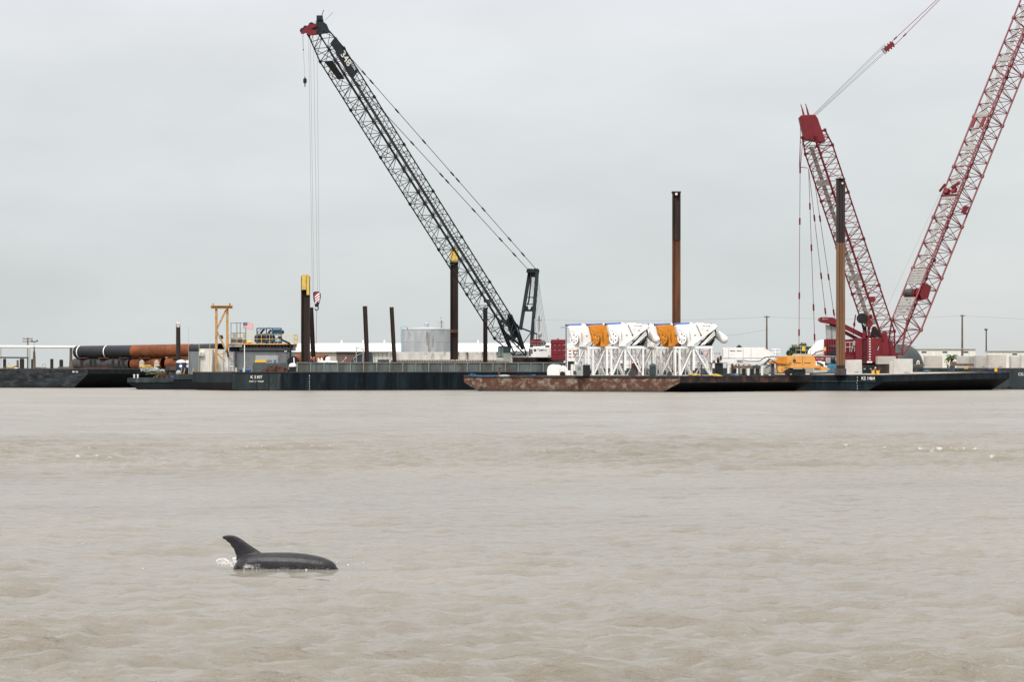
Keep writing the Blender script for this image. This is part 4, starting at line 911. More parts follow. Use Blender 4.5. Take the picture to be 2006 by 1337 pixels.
m = MB(); m.pb(1036, 1039.5, 684, 697, 601.88, .1); m.pb(1040.5, 1043, 685, 693, 601.9, .08); m.build('vent_grille', DKSTEEL, body)
m = MB(); m.pb(1046, 1050.5, 684.5, 689, 601.96, .03); m.build('logo_mark', DKSTEEL, body)
text('body_lettering', '248PV-4', .38, P(1063, 686.5, 601.96), (1, 0, 0), (0, 0, 1), LETTERB, body)
m = MB(); m.pb(1073, 1078, 697.5, 698.7, 601.96, .03); m.build('data_plate', LETTERB, body)
railing(crane, [P(1038, 681, 602.2), P(1079, 681, 602.2), P(1079, 681, 604)], .95, 1.4, GALV2, .035)
m = MB(); m.pb(1039, 1061, 665, 679, 603.2, 2); m.build('winch_housing', REDD, crane)
for a in (1052, 1064):
    m = MB(); m.lathe(P(a, 673, 602.9), [(.5, 0), (.5, 1.6)], 16, 'Y'); m.build('winch_drum', DKSTEEL if a > 1060 else REDD, crane)
m = MB(); m.pb(1068, 1077, 677, 681, 602.8, 1.2); m.build('air_box', DKSTEEL, crane)
# counterweight stack: three slabs and a lid
for k in range(4):
    a = 665.6 + k * 10.2; m = MB()
    m.bx(X(1079.5, 600), X(1107.5, 600), 600, 605, Z(a + 9.9, 600), Z(a, 600)); s_ = m.build('counterweight_slab', REDD, crane, bevel=.08)
    if k in (1, 2):
        m = MB(); [m.pb(q, q + 4, a + .3, a + 1.3, 599.93, .05) for q in (1085, 1094, 1102)]; m.build('lifting_mark', mat('pink_mark', (.5, .25, .25), .6, var=.05), s_)
m = MB(); m.pb(1091, 1095, 663.6, 665.4, 601.5, .6); m.build('lifting_lug', REDD, crane)
m = MB(); m.pb(1083, 1108, 706, 707.6, 600.5, 4); m.build('tray', GREYL, crane)
# cab
m = MB(); m.pp([(974, 701), (975.5, 680.5), (978, 678.5), (1000, 679), (1001, 701)], 597, 1.7); cab = m.build('cab', GREEN, crane)
m = MB(); m.pp([(974.6, 699.5), (976, 681.5), (981.5, 681.5), (980.5, 699.5)], 596.96, .03); m.build('window', GLASSP, cab)
m = MB(); m.pp([(982, 699.5), (982.8, 681.5), (986.2, 681.5), (985.8, 699.5)], 596.96, .03); m.build('window', GLASSP, cab)
m = MB(); m.pp([(987.5, 690.5), (987.5, 682), (997, 682), (997, 690.5)], 596.96, .03); m.build('window', GLASS, cab)
m = MB(); m.pb(986, 1001, 692, 706, 596.9, 2.0); m.build('cab_skirt', GENG, crane)
m = MB(); m.pb(972, 1002, 706, 709, 596.5, 3); m.build('catwalk', WALK, crane)
m = MB(); m.pb(1002, 1035, 688, 703, 602.4, 1.4); m.build('side_housing', GENG, crane)
# boom
cpt, u, wv, dv, L = lattice(crane, footP, tipP, 3.2, 3.0, 29, BLACK, .115, .062, near, foot=(.075, .8, .10), tip=(.93, .75, .62), nsec=6)
m = MB(); 
def along(t, i, j): return cpt(t, i, j)
m.beam(cpt(.08, -.15, .84), cpt(.92, -.15, .84), .62, .07, up=dv); m.build('walkway', WALKD, crane)
m = MB(); m.tube(cpt(.05, .75, .7), cpt(.9, .75, .7), .06, n=5); m.tube(cpt(.05, -.9, -.6), cpt(.9, -.9, -.6), .05, n=5); m.build('pendant_carrier', BLACK, crane)
for t_ in (.2, .33, .46, .6, .75): m = MB(); c = cpt(t_, 1, -1); m.cb(c, .5, .5, .4); m.build('guide_roller', BLACK, crane)
m = MB(); m._add([cpt(.055, .9, -.9), cpt(.055, .9, .9), cpt(.12, .9, .9), cpt(.10, .9, -.2)], [(0, 1, 2, 3)]); m.tube(cpt(.02, 1, 0), cpt(.11, 1, 1), .3, n=6); m.tube(cpt(.02, -1, 0), cpt(.1, -1, 1), .25, n=6); m.tube(cpt(.03, 1, 0), cpt(.09, 1, -1), .2, n=6); m.build('boom_foot_plate', BLACK, crane)
m = MB(); m.cb(cpt(.17, 0, .3), 1.6, 1.2, .5); m.build('boom_winch', DKSTEEL, crane)
m = MB(); m.cb(cpt(.10, 0, .5), 1.8, 1.3, .6); m.build('boom_winch', DKSTEEL, crane)
# number board on the near face by the tip
q0 = cpt(.865, 1, .92); nrm = wv
m = MB(); A_ = [cpt(.865, 1.06, -.25), cpt(.865, 1.06, 1.02), cpt(.965, 1.06, 1.1), cpt(.965, 1.06, -.3)]; m.prism(A_, wv * .08); nb_ = m.build('number_board', BLACK, crane)
xd = -u; yd = nrm.cross(xd); 
if yd.z < 0: xd = u; yd = nrm.cross(xd)
text('boom_number', '348', 1.75, cpt(.912, 1.06, .30) + wv * .10, xd, yd, LETTER, nb_)
text('boom_small_print', 'TON', .7, cpt(.885, 1.06, .6) + wv * .10, xd, yd, LETTER, nb_)
m = MB(); A_ = [cpt(.87, 1.05, -.95), cpt(.87, 1.05, -.35), cpt(.935, 1.05, -.4), cpt(.93, 1.05, -1.0)]
A2 = [cpt(.878, -.1, -1.05), cpt(.878, .8, -1.05), cpt(.93, .7, -1.05), cpt(.93, -.4, -1.05)]; m.prism(A2, dv * .06); m.build('tip_plate', BLACK, crane)
# head, sheaves, jib nose
Yn = tipP.y
m = MB(); m.pp([(618.5, 50), (619.5, 41), (622, 29.5), (631, 29.5), (633.5, 42), (640, 47), (646, 62), (620, 66), (612, 60)], Yn - .6, 1.6); hd = m.build('boom_head', BLACK, crane)
m = MB(); m.pb(620, 631.5, 29.5, 38, Yn - .9, 1.8); m.build('anemometer_box', BLACK, hd)
m = MB(); m.path([P(631, 40, Yn), P(631, 28, Yn), P(634, 19, Yn)], .06, 5); m.tube(P(636, 40, Yn), P(653, 23, Yn), .03, n=4); m.tube(P(607, 52, Yn), P(620, 40, Yn), .03, n=4); m.build('antenna', DKSTEEL, hd)
m = MB(); m.pp([(589.5, 66), (592, 58), (604, 48), (620, 45), (621, 50), (608, 57), (621, 59), (620, 66), (606, 68), (598, 64)], Yn - .9, .25); m.pp([(589.5, 66), (592, 58), (604, 48), (620, 45), (621, 50), (608, 57), (621, 59), (620, 66), (606, 68), (598, 64)], Yn + .6, .25); m.build('jib_nose', RED, crane)
for a, b, r_ in ((593, 59.5, .45), (598.5, 54, .38), (610, 48.5, .45), (606, 63, .35), (612, 56, .5)):
    m = MB(); c = P(a, b, Yn - .62); m.lathe(c, [(r_, 0), (r_ * .8, .12), (r_, .24)], 16, 'Y'); m.lathe(c + Vector((0, .7, 0)), [(r_, 0), (r_ * .8, .12), (r_, .24)], 16, 'Y'); m.build('sheave', BLACK, crane)
# gantry mast behind
mt0 = P(1046, 530, 606)
topn = mt0 + near * .95; topf = mt0 - near * .95
for i, (tp, b1, b2) in enumerate(((P(1052.5, 531, 605), P(1040.5, 683, 603.5), 0), (P(1038, 531, 607.5), P(1019.5, 646, 606), 0))):
    m = MB(); m.beam(tp, b1, .62, .75, up=(0, 1, 0)); m.build('mast_leg', BLACK, crane)
m = MB(); m.pb(1031.5, 1056.5, 528, 534, 604.6, 3.2); mh = m.build('mast_head', BLACK, crane)
for a in (1036, 1041, 1047, 1052): m = MB(); m.lathe(P(a, 529.5, 605.2), [(.3, 0), (.22, .3), (.3, .6)], 12, 'Y'); m.build('sheave', BLACK, mh)
m = MB(); m.pb(1041, 1050, 534, 543, 605.4, 1.4); m.build('mast_block', DKSTEEL, crane)
for a, b in (((1033, 583), (1046.5, 583)), ((1031.5, 596.5), (1045, 596.5))): m = MB(); m.beam(P(*a, 606.5), P(*b, 604.5), .16); m.build('mast_rung', BLACK, crane)
m = MB(); m.beam(P(1028, 608.6, 606.3), P(1044, 608.6, 604.3), .35); m.beam(P(1030, 601, 606.3), P(1032, 608, 606), .5); m.beam(P(1044, 601, 604.6), P(1041, 608, 604.6), .5); m.build('mast_crossbeam', BLACK, crane)
m = MB(); m.path([P(1040.5, 534, 605.3), P(1039, 560, 605.3), P(1036, 590, 605.3), P(1033, 598, 605.3)], .14); m.build('bail_rope', BLACK, crane)
m = MB(); m.beam(P(1015, 641, 601), P(1052, 655, 601), .26); m.beam(P(1052, 655, 601), P(1051, 680, 601.5), .1); m.beam(P(1024, 674, 601), P(1040, 652, 601.5), .12); m.build('back_stop', BLACK, crane)
m = MB(); m.pb(1047, 1050.5, 625, 650, 603.5, .15); m.ell(P(1058, 655, 603.8), .38, .3, .5); m.build('hoist_block', GREYL, crane)
for k in range(9):
    a = 1041 + k * 1.45; b = 1044 + k * 3.7; m = MB(); m.tube(P(a, 535, 605.6), P(b, 668 + (k % 3) * 2, 603.6), .034, n=4); m.build('hoist_rope', ROPE, crane)
for k, (a, b, c_, d_) in enumerate((((1035, 531), (1003, 500), 0, 0), ((1049, 531), (1021, 504), 0, 0))): pass
for k, (tp, bt, Y0, Y1) in enumerate((((1052, 530), (685, 106), 604.8, tipP.y + 4.6), ((1036, 530), (672, 104), 607.2, tipP.y + 6.2))):
    a = P(*tp, Y0); b = P(*bt, Y1)
    if k: b = cpt(.90, -1, 1)
    else: b = cpt(.905, 1, 1)
    m = MB(); m.tube(a, b, .05, n=6); pd = m.build('pendant', BLACK, crane)
    dr = (b - a).normalized()
    for q in (.08, .155, .30, .44, .47, .62, .76, .89, .93):
        c = a.lerp(b, q); m = MB(); m.tube(c - dr * .5, c + dr * .5, .13, .13, 6); m.build('pendant_socket', BLACK, pd)
# rope falls and hook block: hang from the sheaves
Yh = Yn - .4
fallT = [(604.5, 66, 612), (608, 67, 615), (614, 68, 622), (621, 70, 625.5)]
for a, b, c_ in fallT:
    m = MB(); m.tube(P(a, b, Yh), P(c_, 574, Yh), .024, n=4); m.build('fall_rope', ROPE, crane)
hook = thing('hook_block', P(620, 606, Yh - .1), 'red and white striped hook block hanging from the black crane', 'hook block')
pr = [(613, 574), (616.5, 571.5), (624, 571.5), (628, 575), (628, 583), (626, 592), (624.5, 596.5), (617, 596.5), (614, 588)]
m = MB(); m.pp(pr, Yh - .35, .7); m.build('cheek_plate', BLACK, hook)
xs = mat('block_white', (.78, .72, .72), .5, var=.03)
m = MB(); m.pp([(615.5, 575.5), (620, 573), (627, 574.5), (627.3, 583), (625.4, 592), (619, 595.5), (616.5, 589)], Yh - .40, .045); fp = m.build('face_plate', STRIPER, hook)
for k in range(4):
    m = MB(); s_ = 576.5 + k * 5; a = max(616.3, 616); m.pp([(616.4 + k * .3, s_ + 7.5 if s_ + 7.5 < 594 else 594), (616.4 + k * .3, s_ + 5), (623 + (1 if k else 0), s_ - 1.6), (626.8 - max(0, k - 2) * .9, s_ - 2.2), (626.4 - max(0, k - 2) * .9, s_ + .2)], Yh - .42 - .001 * k, .015); m.build('white_stripe', xs, fp)
m = MB(); m.lathe(P(620.5, 598.5, Yh), [(.22, -.25), (.32, -.1), (.32, .2)], 10); m.build('swivel', BLACK, hook)
m = MB(); c = P(620.3, 604, Yh); pts = [c + Vector((.02, 0, .35))]
for k in range(11): a_ = R(90 - k * 26); pts.append(c + Vector((math.cos(a_) * .26, 0, math.sin(a_) * .34)))
m.path(pts, .09, 6); m.build('hook', BLACK, hook)
m = MB(); m.tube(P(620.3, 608, Yh), P(619.6, 700, Yh + 2), .03, n=5); simple('tag_line', m, ROPE, 'single rope hanging below the striped hook block', 'rope')
t = thing('headache_ball', P(597.5, 171, Yn - .5), 'small black overhaul ball on the thin jib line', 'hook')
m = MB(); m.tube(P(591.8, 64, Yn - .5), P(594.2, 97, Yn - .5), .022, n=4); m.tube(P(594.8, 62, Yn - .5), P(594.2, 97, Yn - .5), .022, n=4); m.tube(P(594.2, 97, Yn - .5), P(597.2, 150, Yn - .5), .022, n=4); m.build('line', ROPE, t)
m = MB(); m.ell(P(594.2, 97, Yn - .5), .1, .1, .12); m.build('shackle', BLACK, t)
m = MB(); m.lathe(P(597.4, 158, Yn - .5), [(.05, .65), (.12, .4), (.28, .3), (.28, -.3), (.1, -.4), (.06, -.95)], 10); m.build('weight', BLACK, t)
# ---------------------------------------------------------------- load of the rusty barge
ZR = 2.37
def machine(px, Y, mt, label, group='white and orange tilted machines on truss frames'):
    """tilted hopper-like housing on a white truss frame; px = column of its top left corner; authored for Y=548 scale, placed at real size"""
    k = 548 / F                                        # metres per photo pixel at the reference depth
    x0 = X(px, Y); t = thing('tilted_machine', (x0 + 36 * k, Y, ZR), label, 'machine', group)
    zr = ZR + .02
    def q(dx, py, dy=0): return Vector((x0 + dx * k, Y + dy, 3.75 + (720 - py) * k))
    def pr(m, pts, dy, d): m.prism([q(a, b, dy) for a, b in pts], (0, d, 0)); return m
    m = MB()
    # housing as a loft of outlines: narrower at front face, full behind, so its edges round off
    out = [(0, 638), (4, 636.5), (34, 635), (70, 635.5), (84, 639.5), (83, 643), (66, 655), (52, 666), (42, 673), (32, 679), (24, 681.5), (18, 680.5), (12.5, 674), (7, 664), (3, 651)]
    cx, cy = 38, 655
    rings = [(.0, .93), (.35, 1.0), (4.2, 1.0), (4.6, .94)]; vs = []; n = len(out)
    for dy, s in rings: vs += [q(cx + (a - cx) * s, cy + (b - cy) * s, dy) for a, b in out]
    fs = [tuple(range(n))] + [(r*n+i, r*n+(i+1) % n, (r+1)*n+(i+1) % n, (r+1)*n+i) for r in range(3) for i in range(n)] + [tuple(range(3*n, 4*n))[::-1]]
    m._add(vs, fs); body = m.build('housing', mt, t)
    m = MB(); m.tube(q(-3, 635.5, .5), q(28, 634, .5), .165, n=12); m.build('roller', BLUE, t, smooth=True)
    m = MB(); m.tube(q(28.2, 634, .5), q(34, 634.5, .5), .12); m.build('roller_shaft', WHITE2, t)
    m = MB(); m.tube(q(-4.5, 635.7, .5), q(-2.8, 635.5, .5), .2); m.build('roller_cap', BLACK2, t)
    # spoked disc at the lower left corner, turned towards the shore-left
    dn = Vector((-.73, -.68, 0)); c = q(16, 662.5, .12); m = MB(); m.tube(c, c + dn * .35, .98, .98, 28); dk = m.build('disc', mt, t, smooth=True)
    ax = Vector((dn.y, -dn.x, 0))
    for a in (20, 90, 150, 215, 270, 330):
        h = c + dn * .352 + ax * math.cos(R(a)) * .58 + Vector((0, 0, 1)) * math.sin(R(a)) * .58
        m = MB(); m.tube(h - dn * .05, h + dn * .005, .13, n=10); m.build('disc_hole', DKSTEEL if mt is not ORANGE else SCRAP, dk)
    m = MB(); m.tube(c + dn * .35, c + dn * .42, .28, .2, 14); m.build('hub', mt, dk)
    m = MB(); m.tube(c + dn * .24, c + dn * .30, 1.02, 1.02, 28, caps=False); m.tube(c + dn * .30, c + dn * .301, 1.02, .98, 28, caps=False); m.build('disc_rim', GREYC if mt is not ORANGE else SCRAP, dk)
    # gusset fins and seams
    m = MB(); pr(m, [(25, 653), (27, 648), (27.5, 667), (30, 673), (37, 676), (37, 678), (23, 679.5)], -.5, .52); m.build('gusset', mt, t)
    m = MB(); m.tube(q(41, 636.5, -.06), q(50, 656, -.06), .05, n=5); m.ell(q(50, 656.5, -.08), .12, .1, .14); m.build('strut', DKSTEEL, t)
    for a, b in ((37, 656.5), (61, 647)): m = MB(); m.bx(q(a, b).x, q(a + 3.5, b).x, Y - .02, Y + .2, q(a, b + 1.6).z, q(a, b).z); m.build('marker_plate', DKSTEEL, t)
    m = MB(); [m.bx(q(a, 0).x, q(a + 3.8, 0).x, Y + .0, Y + .2, q(0, 639.2).z, q(0, 638).z) for a in (54, 60, 65)]; m.build('maker_lettering', DKSTEEL, t)
    m = MB(); m.tube(q(7, 645, -.02), q(24, 656, .12), .06, .16, 8); m.build('moulded_ridge', mt, t)
    # chute, seen underneath the sloping right side
    m = MB(); pr(m, [(46, 677.5), (70, 652), (80, 646), (79, 655), (74, 674), (72, 677.5)], .8, 3.0); m.build('painted_cavity_shade', BLACK2, t)  # black filler: the shade inside the chute cavity is painted, not cast
    for a in range(3): m = MB(); m.beam(q(50 + a * 3, 677 - a * .6, .3), q(77 + a * .7, 649.5 + a * 3, .3), .13, .4, up=(0, 1, 0)); m.build('chute_rail', WHITE2, t)
    for a in range(4): m = MB(); m.beam(q(62 + a * 3.2, 667 - a * 2.2, .5), q(66 + a * 2.8, 673 - a * 2.6, .5), .16, .1, up=(0, 1, 0)); m.build('chute_slat', GREYL, t)
    m = MB(); m.path([q(78, 645, .1), q(80, 651, .1), q(79, 659, .1), q(76, 668, .1), q(72, 675, .1)], .07, 6); m.build('hose', BLACK2, t)
    m = MB(); m.tube(q(82, 654, 2.2), q(97, 665.5, 2.2), .62, .66, 14); m.ell(q(97, 665.5, 2.2), .66, .66, .62); m.build('tail_pod', WHITE, t, smooth=True)
    # top fittings
    m = MB(); m.bx(q(40, 0).x, q(57, 0).x, Y + .6, Y + 1.4, q(0, 635.2).z, q(0, 633.3).z); m.bx(q(72, 0).x, q(80, 0).x, Y + .4, Y + 1.6, q(0, 638).z, q(0, 635.5).z); m.build('hatch', WHITE2, t)
    m = MB(); m.tube(q(70.5, 637, .6), q(70.5, 633.5, .6), .06); m.build('vent', DKSTEEL, t)
    # frame
    zt = q(0, 679.5).z; g = .24
    def X_(d): return x0 + d * k
    for dy in (.1, 4.2):
        for d in (0.5, 9, 71): m = MB(); m.bx(X_(d) - g/2, X_(d) + g/2, Y + dy - g/2, Y + dy + g/2, zr, zt - .3); m.build('frame_leg', WHITE2, t)
        m = MB(); m.bx(X_(-1.5), X_(73), Y + dy - .16, Y + dy + .16, zt - .3, zt); m.build('frame_beam', WHITE2, t)
        m = MB(); m.bx(X_(9), X_(71), Y + dy - .1, Y + dy + .1, zr, zr + .14); m.build('base_beam', WHITE2, t)
        m = MB(); m.bx(X_(36) - .16, X_(36) + .16, Y + dy - .16, Y + dy + .16, zr + .9, zt - .3); m.build('centre_leg', WHITE2, t)
        for a, b in ((33, 10.5), (38.5, 69.5)): m = MB(); m.beam((X_(a), Y + dy, zt - .3), (X_(b), Y + dy, zr + .15), .2); m.build('frame_brace', WHITE2, t)
    for n_, (a, b, dy) in enumerate(((10, 34, 2.15), (36, 12, 2.15), (38, 70, 2.15), (70, 40, 2.15), (9, 30, 3.2), (70, 48, 3.2), (20, 9, 1.1), (52, 71, 1.1))):
        m = MB(); m.beam((X_(a), Y + dy, zt - .3), (X_(b), Y + dy, zr + .15), .15); m.build('inner_brace', WHITE2, t)
    for d in (22, 50): m = MB(); m.bx(X_(d) - .09, X_(d) + .09, Y + 3.1, Y + 3.3, zr, zt - .3); m.build('inner_post', WHITE2, t)
    for zz_ in (.35, .62): m = MB(); m.bx(X_(9.5), X_(70), Y + 4.3, Y + 4.38, zr + (zt - zr) * zz_, zr + (zt - zr) * zz_ + .1); m.build('rear_rail', WHITE2, t)
    for d in (.5, 9, 71):
        m = MB(); m.bx(X_(d) - .1, X_(d) + .1, Y + .22, Y + 4.08, zt - .26, zt - .05); m.beam((X_(d), Y + .2, zt - .3), (X_(d), Y + 4.1, zr + .2), .13); m.build('cross_beam', WHITE2, t)
    return t
for px, Y, mt, l in ((1245, 563, WHITE, 'white machine half hidden behind the second orange one'), (1112, 563, WHITE, 'leftmost white tilted machine next to the lamp post'), (1286, 556, ORANGE, 'orange tilted machine in the right-hand group of three'), (1153, 556, ORANGE, 'orange tilted machine in the left-hand group of three'),
                     (1323, 548.2, WHITE, 'rightmost white tilted machine with its white pod out at the right end'), (1189, 548.2, WHITE, 'white tilted machine between the two orange ones, front of the left group')):
    machine(px, Y, mt, l)
# boxes and people-sized things in front of them
t = thing('lamp_post', (X(1109, 557), 557, ZR), 'slim grey lamp post with short arm left of the white machines', 'lamp post')
m = MB(); m.tube((X(1109, 557), 557, ZR), P(1109, 641.5, 557), .13, .11); m.build('post', GREYC, t)
m = MB(); m.pb(1098.5, 1110.3, 641.2, 642.7, 556.9, .35); m.build('arm', GREYC, t)
t = thing('poly_tank', (X(1088, 555), 555, ZR), 'rounded white plastic tank pair at the left of the machines', 'tank')
m = MB(); Yp = 553.2
m.pp([(1072, 738), (1072, 725), (1074, 718.5), (1079, 714.8), (1085, 713.8), (1090.5, 715.5), (1095, 720), (1096.5, 725), (1096.5, 738)], Yp, 1.2); m.build('tank_shell', WHITE2, t, smooth=True)
m = MB(); m.pp([(1084, 738), (1084, 722), (1087, 716), (1092, 714.6), (1098, 716), (1103.5, 721), (1105, 726), (1105, 738)], Yp + 1.3, 1.1); m.build('tank_shell', WHITE2, t, smooth=True)
m = MB(); m.pp([(1095, 738), (1095, 724), (1098, 718.5), (1103, 716.5), (1108, 718), (1113, 724), (1113, 738)], Yp + 2.5, 1.1); m.build('tank_shell', WHITE2, t, smooth=True)
for a, l, Y in (((1098, 1107, 729, 738), 'small black wheel drum beside the white tanks', 551.5),):
    m = MB(); m.lathe(P(1102, 733.5, Y), [(.2, 0), (.4, .03), (.42, .4), (.2, .45)], 12, 'Y'); simple('black_drum', m, BLACK2, l, 'drum')
m = MB(); m.pb(1110, 1118, 726.5, 738, 550.2, .8); simple('white_locker', m, WHITE2, 'small white locker between the tanks and generator', 'locker', bevel=.04)
m = MB(); m.pb(1112.5, 1124.5, 708.3, 714.2, 551.5, .6); m.pb(1112.5, 1115.5, 714.2, 738, 551.5, .6); simple('black_bracket', m, BLACK2, 'black L-shaped stand above the small white locker', 'stand')
t = thing('generator', (X(1141, 548.5), 548.5, ZR), 'grey generator with a black end panel in front of the frame', 'generator')
m = MB(); m.pb(1127, 1142.3, 714.5, 737, 547, 2); m.build('housing', GENG, t, bevel=.05)
m = MB(); m.pb(1142.4, 1156, 715.5, 737, 547.05, 1.9); m.build('radiator_end', BLACK2, t, bevel=.05)
m = MB(); m.pp([(1142, 715.3), (1149, 712.4), (1156.5, 715.3)], 547.1, 1.8); m.build('rain_hood', GENG, t)
m = MB(); m.pb(1131.5, 1137.5, 719, 725, 546.95, .04); m.build('vent', GREYC, t)
m = MB(); m.pb(1123, 1128, 727, 735, 546.6, .35); m.build('side_box', DKSTEEL, t)
m = MB(); m.pb(1136, 1141, 709.5, 711, 547.4, .4); m.tube(P(1138.5, 711, 547.6), P(1138.5, 714.6, 547.6), .06); m.build('exhaust', DKSTEEL, t)
toilet(1272.5, 1285, 712.5, 540.8 + 2.2, GREEN, GREEN, 'dark green portable toilet between the two machine groups', ZR)
m = MB(); m.pb(1401.5, 1416.5, 712.5, 737.5, 547, 1.6); simple('black_cabinet', m, BLACK2, 'tall black cabinet right of the machines', 'cabinet', bevel=.04)
m = MB(); m.pb(1389, 1425, 711.2, 712.4, 546.8, 1.9); m.pb(1396, 1401, 707, 711.1, 547, .4); simple('cabinet_roof', m, DKSTEEL, 'thin flat awning over the tall black cabinet', 'awning')
for a, b, pt, l, mt in ((1373, 1375.5, 714, 'thin dark post in front of the rightmost frame', DKSTEEL), (1255, 1257, 722, 'short dark post left of the green toilet', DKSTEEL)):
    m = MB(); m.pb(a, b, pt, 738, 545, .2); simple('deck_post', m, mt, l, 'post')
def winch(px, Y, label, s=1.0):
    t = thing('deck_winch', (X(px, Y), Y, ZR), label, 'winch')
    m = MB(); c = Vector((X(px, Y), Y, ZR + .55 * s)); m.lathe(c, [(.5*s, 0), (.5*s, .08), (.3*s, .08), (.3*s, .8), (.5*s, .8), (.5*s, .88)], 14, 'Y'); m.build('drum', DKSTEEL, t)
    m = MB(); m.bx(c.x - .7*s, c.x + .7*s, Y - .05, Y + .95, ZR, ZR + .15); m.beam(c + Vector((-.5*s, .4, -.4*s)), c + Vector((.5*s, .4, .3*s)), .15); m.build('base', DKSTEEL, t)
winch(1240, 545, 'dark deck winch under the left front machine'); winch(1312, 541, 'small dark deck winch right of the green toilet', .7)
m = MB(); m.pb(1237, 1248, 712, 738, 549.5, 1.0); simple('brown_cabinet', m, SCRAP, 'brown steel cabinet inside the front truss frame', 'cabinet')
for k, (a, l, mt) in enumerate(((1253, 'long yellow hose coil', YEL), (1360, 'yellow hose heap before the right frame', YEL), (1402, 'yellow hose heap before the black cabinet', YEL))):
    if k: tangle(a, 738, 542.5 if a < 1380 else 543, 1.0, .28, mt, 'hose_pile', l, 'hose', 26, .05, 30 + k)
m = MB(); m.path([P(920, 736, 556), P(930, 737, 555), P(950, 737.2, 554), P(985, 736.8, 552)], .09, 6); simple('blue_hose', m, BLUE3, 'blue hose lying along the left end of the rusty barge', 'hose')
for a, Y, l in ((1043, 550, 'crumpled blue tarp left of the white tanks'), (925, 559, 'blue tarp scrap at the barge left tip')):
    m = MB(); rg = random.Random(a); c = P(a, 737, Y); c.z = ZR; pts = []
    for i in range(6):
        for j in range(4): pts.append(c + Vector(((i - 2.5) * .28, j * .35, .08 + .42 * rg.random() * (1 - abs(i - 2.5) / 3.2))))
    m._add(pts, [(i * 4 + j, i * 4 + j + 1, (i + 1) * 4 + j + 1, (i + 1) * 4 + j) for i in range(5) for j in range(3)]); simple('blue_tarp', m, BLUE3, l, 'tarp')
m = MB(); c = P(978, 737, 553); m.tube((c.x, c.y, ZR), (c.x, c.y, ZR + 1.35), .13); m.tube((c.x - .15, c.y, ZR + 1.3), (c.x + .35, c.y, ZR + 1.3), .12); simple('bollard_pipe', m, PILER, 'rusty upright pipe with a short arm on the left of the rusty barge', 'bollard')
for a, l in ((988, 'small grey rag heap on the barge edge'),): m = MB(); m.ell(P(a, 737, 552), .9, .4, .18); simple('rag_heap', m, GREYL, l, 'rags')
# spud piles 3 and 4
t, w_ = pile(1317, 1333, 470, 572, ZR, PILER, 'tall rusty pile rising behind the orange and white machines', cap=None)
m = MB(); q0 = Vector((X(1325, 572), 572, Z(470, 572) + .005)); q1 = Vector((q0.x, 572, Z(376, 572)))
for s_ in (-1, 1): m.beam(q0 + Vector((s_ * w_ * .44, 0, 0)), q1 + Vector((s_ * w_ * .44, 0, 0)), w_ * .12, w_ * .95, up=(0, 1, 0))
m.beam(q0, q1, w_ * .77, w_ * .16, up=(0, 1, 0)); m.build('upper_shaft', PILE, t)
m = MB(); m.bx(X(1316.2, 571.4), X(1333.8, 571.4), 571.2, 572.9, Z(377.8, 571.4), Z(374.8, 571.4)); m.build('head_plate', PILE, t)
m = MB(); m.tube(P(1325, 380, 571.3), P(1325, 380, 571.2), .22, n=10); m.build('lifting_hole', CREAM, t)
PILED = mat('tarred_pile', (.028, .018, .018), .7, var=.2, scale=.6, stretch=(1, 1, .15))
Yk = 565
t = thing('spud_pile', (X(1646.5, Yk), Yk, 2.4), 'tall ochre pile with a dark upper half in front of the red crane', 'pile', 'steel piles')
for a, b, mt in ((350, 476, PILED), (476, 716, PILEO), (716, 729, PILED)):
    m = MB(); w_ = X(1655, Yk) - X(1638.5, Yk); c0 = P(1646.7, a, Yk); c1 = P(1646.7, b - .0, Yk)
    for sgn in (-1, 1): m.beam(c0 + Vector((sgn * w_ * .36, 0, 0)), c1 + Vector((sgn * w_ * .36, 0, 0)), w_ * .28, w_ * .9, up=(0, 1, 0))
    m.beam(c0, c1, w_ * .43, w_ * .55, up=(0, 1, 0)); m.build('shaft', mt, t)
m = MB(); m.pb(1637.3, 1656, 349, 350, Yk - .7, 1.5); m.build('head_plate', PILE, t)
m = MB(); m.tube(P(1650.5, 359, Yk - .75), P(1650.5, 359, Yk - .6), .16, n=8); m.build('lifting_hole', CREAM, t)
m = MB(); m.pb(1637, 1658, 722.5, 735.6, Yk - 1.1, 2.4); m.build('pile_collar', DKSTEEL, t)
# white trailer box on its stand
Yv = 562
t = thing('trailer_box', (X(1470, Yv), Yv, ZR), 'long white box trailer with a slanted right end standing on a white frame', 'trailer')
m = MB(); m.prism([P(a, b, Yv + 1) for a, b in ((1417, 706), (1417, 683), (1420, 681.5), (1496, 681), (1510.5, 691), (1520, 697), (1517, 703), (1500, 706))], (0, 4.0, 0)); b_ = m.build('box', WHITE2, t)
m = MB(); m._add([P(a, b, Yv + .97) for a, b in ((1496, 683), (1510, 696), (1519, 699), (1511, 692))], [(0, 1, 2, 3)]); m.build('slanted_corner', WHITE2, t)
for a in (1427, 1455.5, 1471): m = MB(); m.pb(a, a + .6, 683.5, 704, Yv + .97, .04); m.build('panel_seam', GREYL, b_)
for a, b in ((1430, 1440), (1443.5, 1453)): m = MB(); m.pb(a, b, 686.8, 688, Yv + .93, .06); m.build('maker_lettering', GREYC, b_)
m = MB(); m.pb(1417, 1500, 701.5, 702.4, Yv + .94, .05); m.build('side_trim', GREYL, b_)
m = MB(); m.pb(1413, 1510, 706.2, 713.5, Yv + .9, 4.3); m.build('stand_deck', WHITE, t)
for a in (1425, 1442, 1464, 1491, 1506): m = MB(); m.pb(a, a + 4, 713.6, 738, Yv + 1, .5); m.pb(a, a + 4, 713.6, 738, Yv + 4.6, .5); m.build('stand_leg', WHITE2, t)
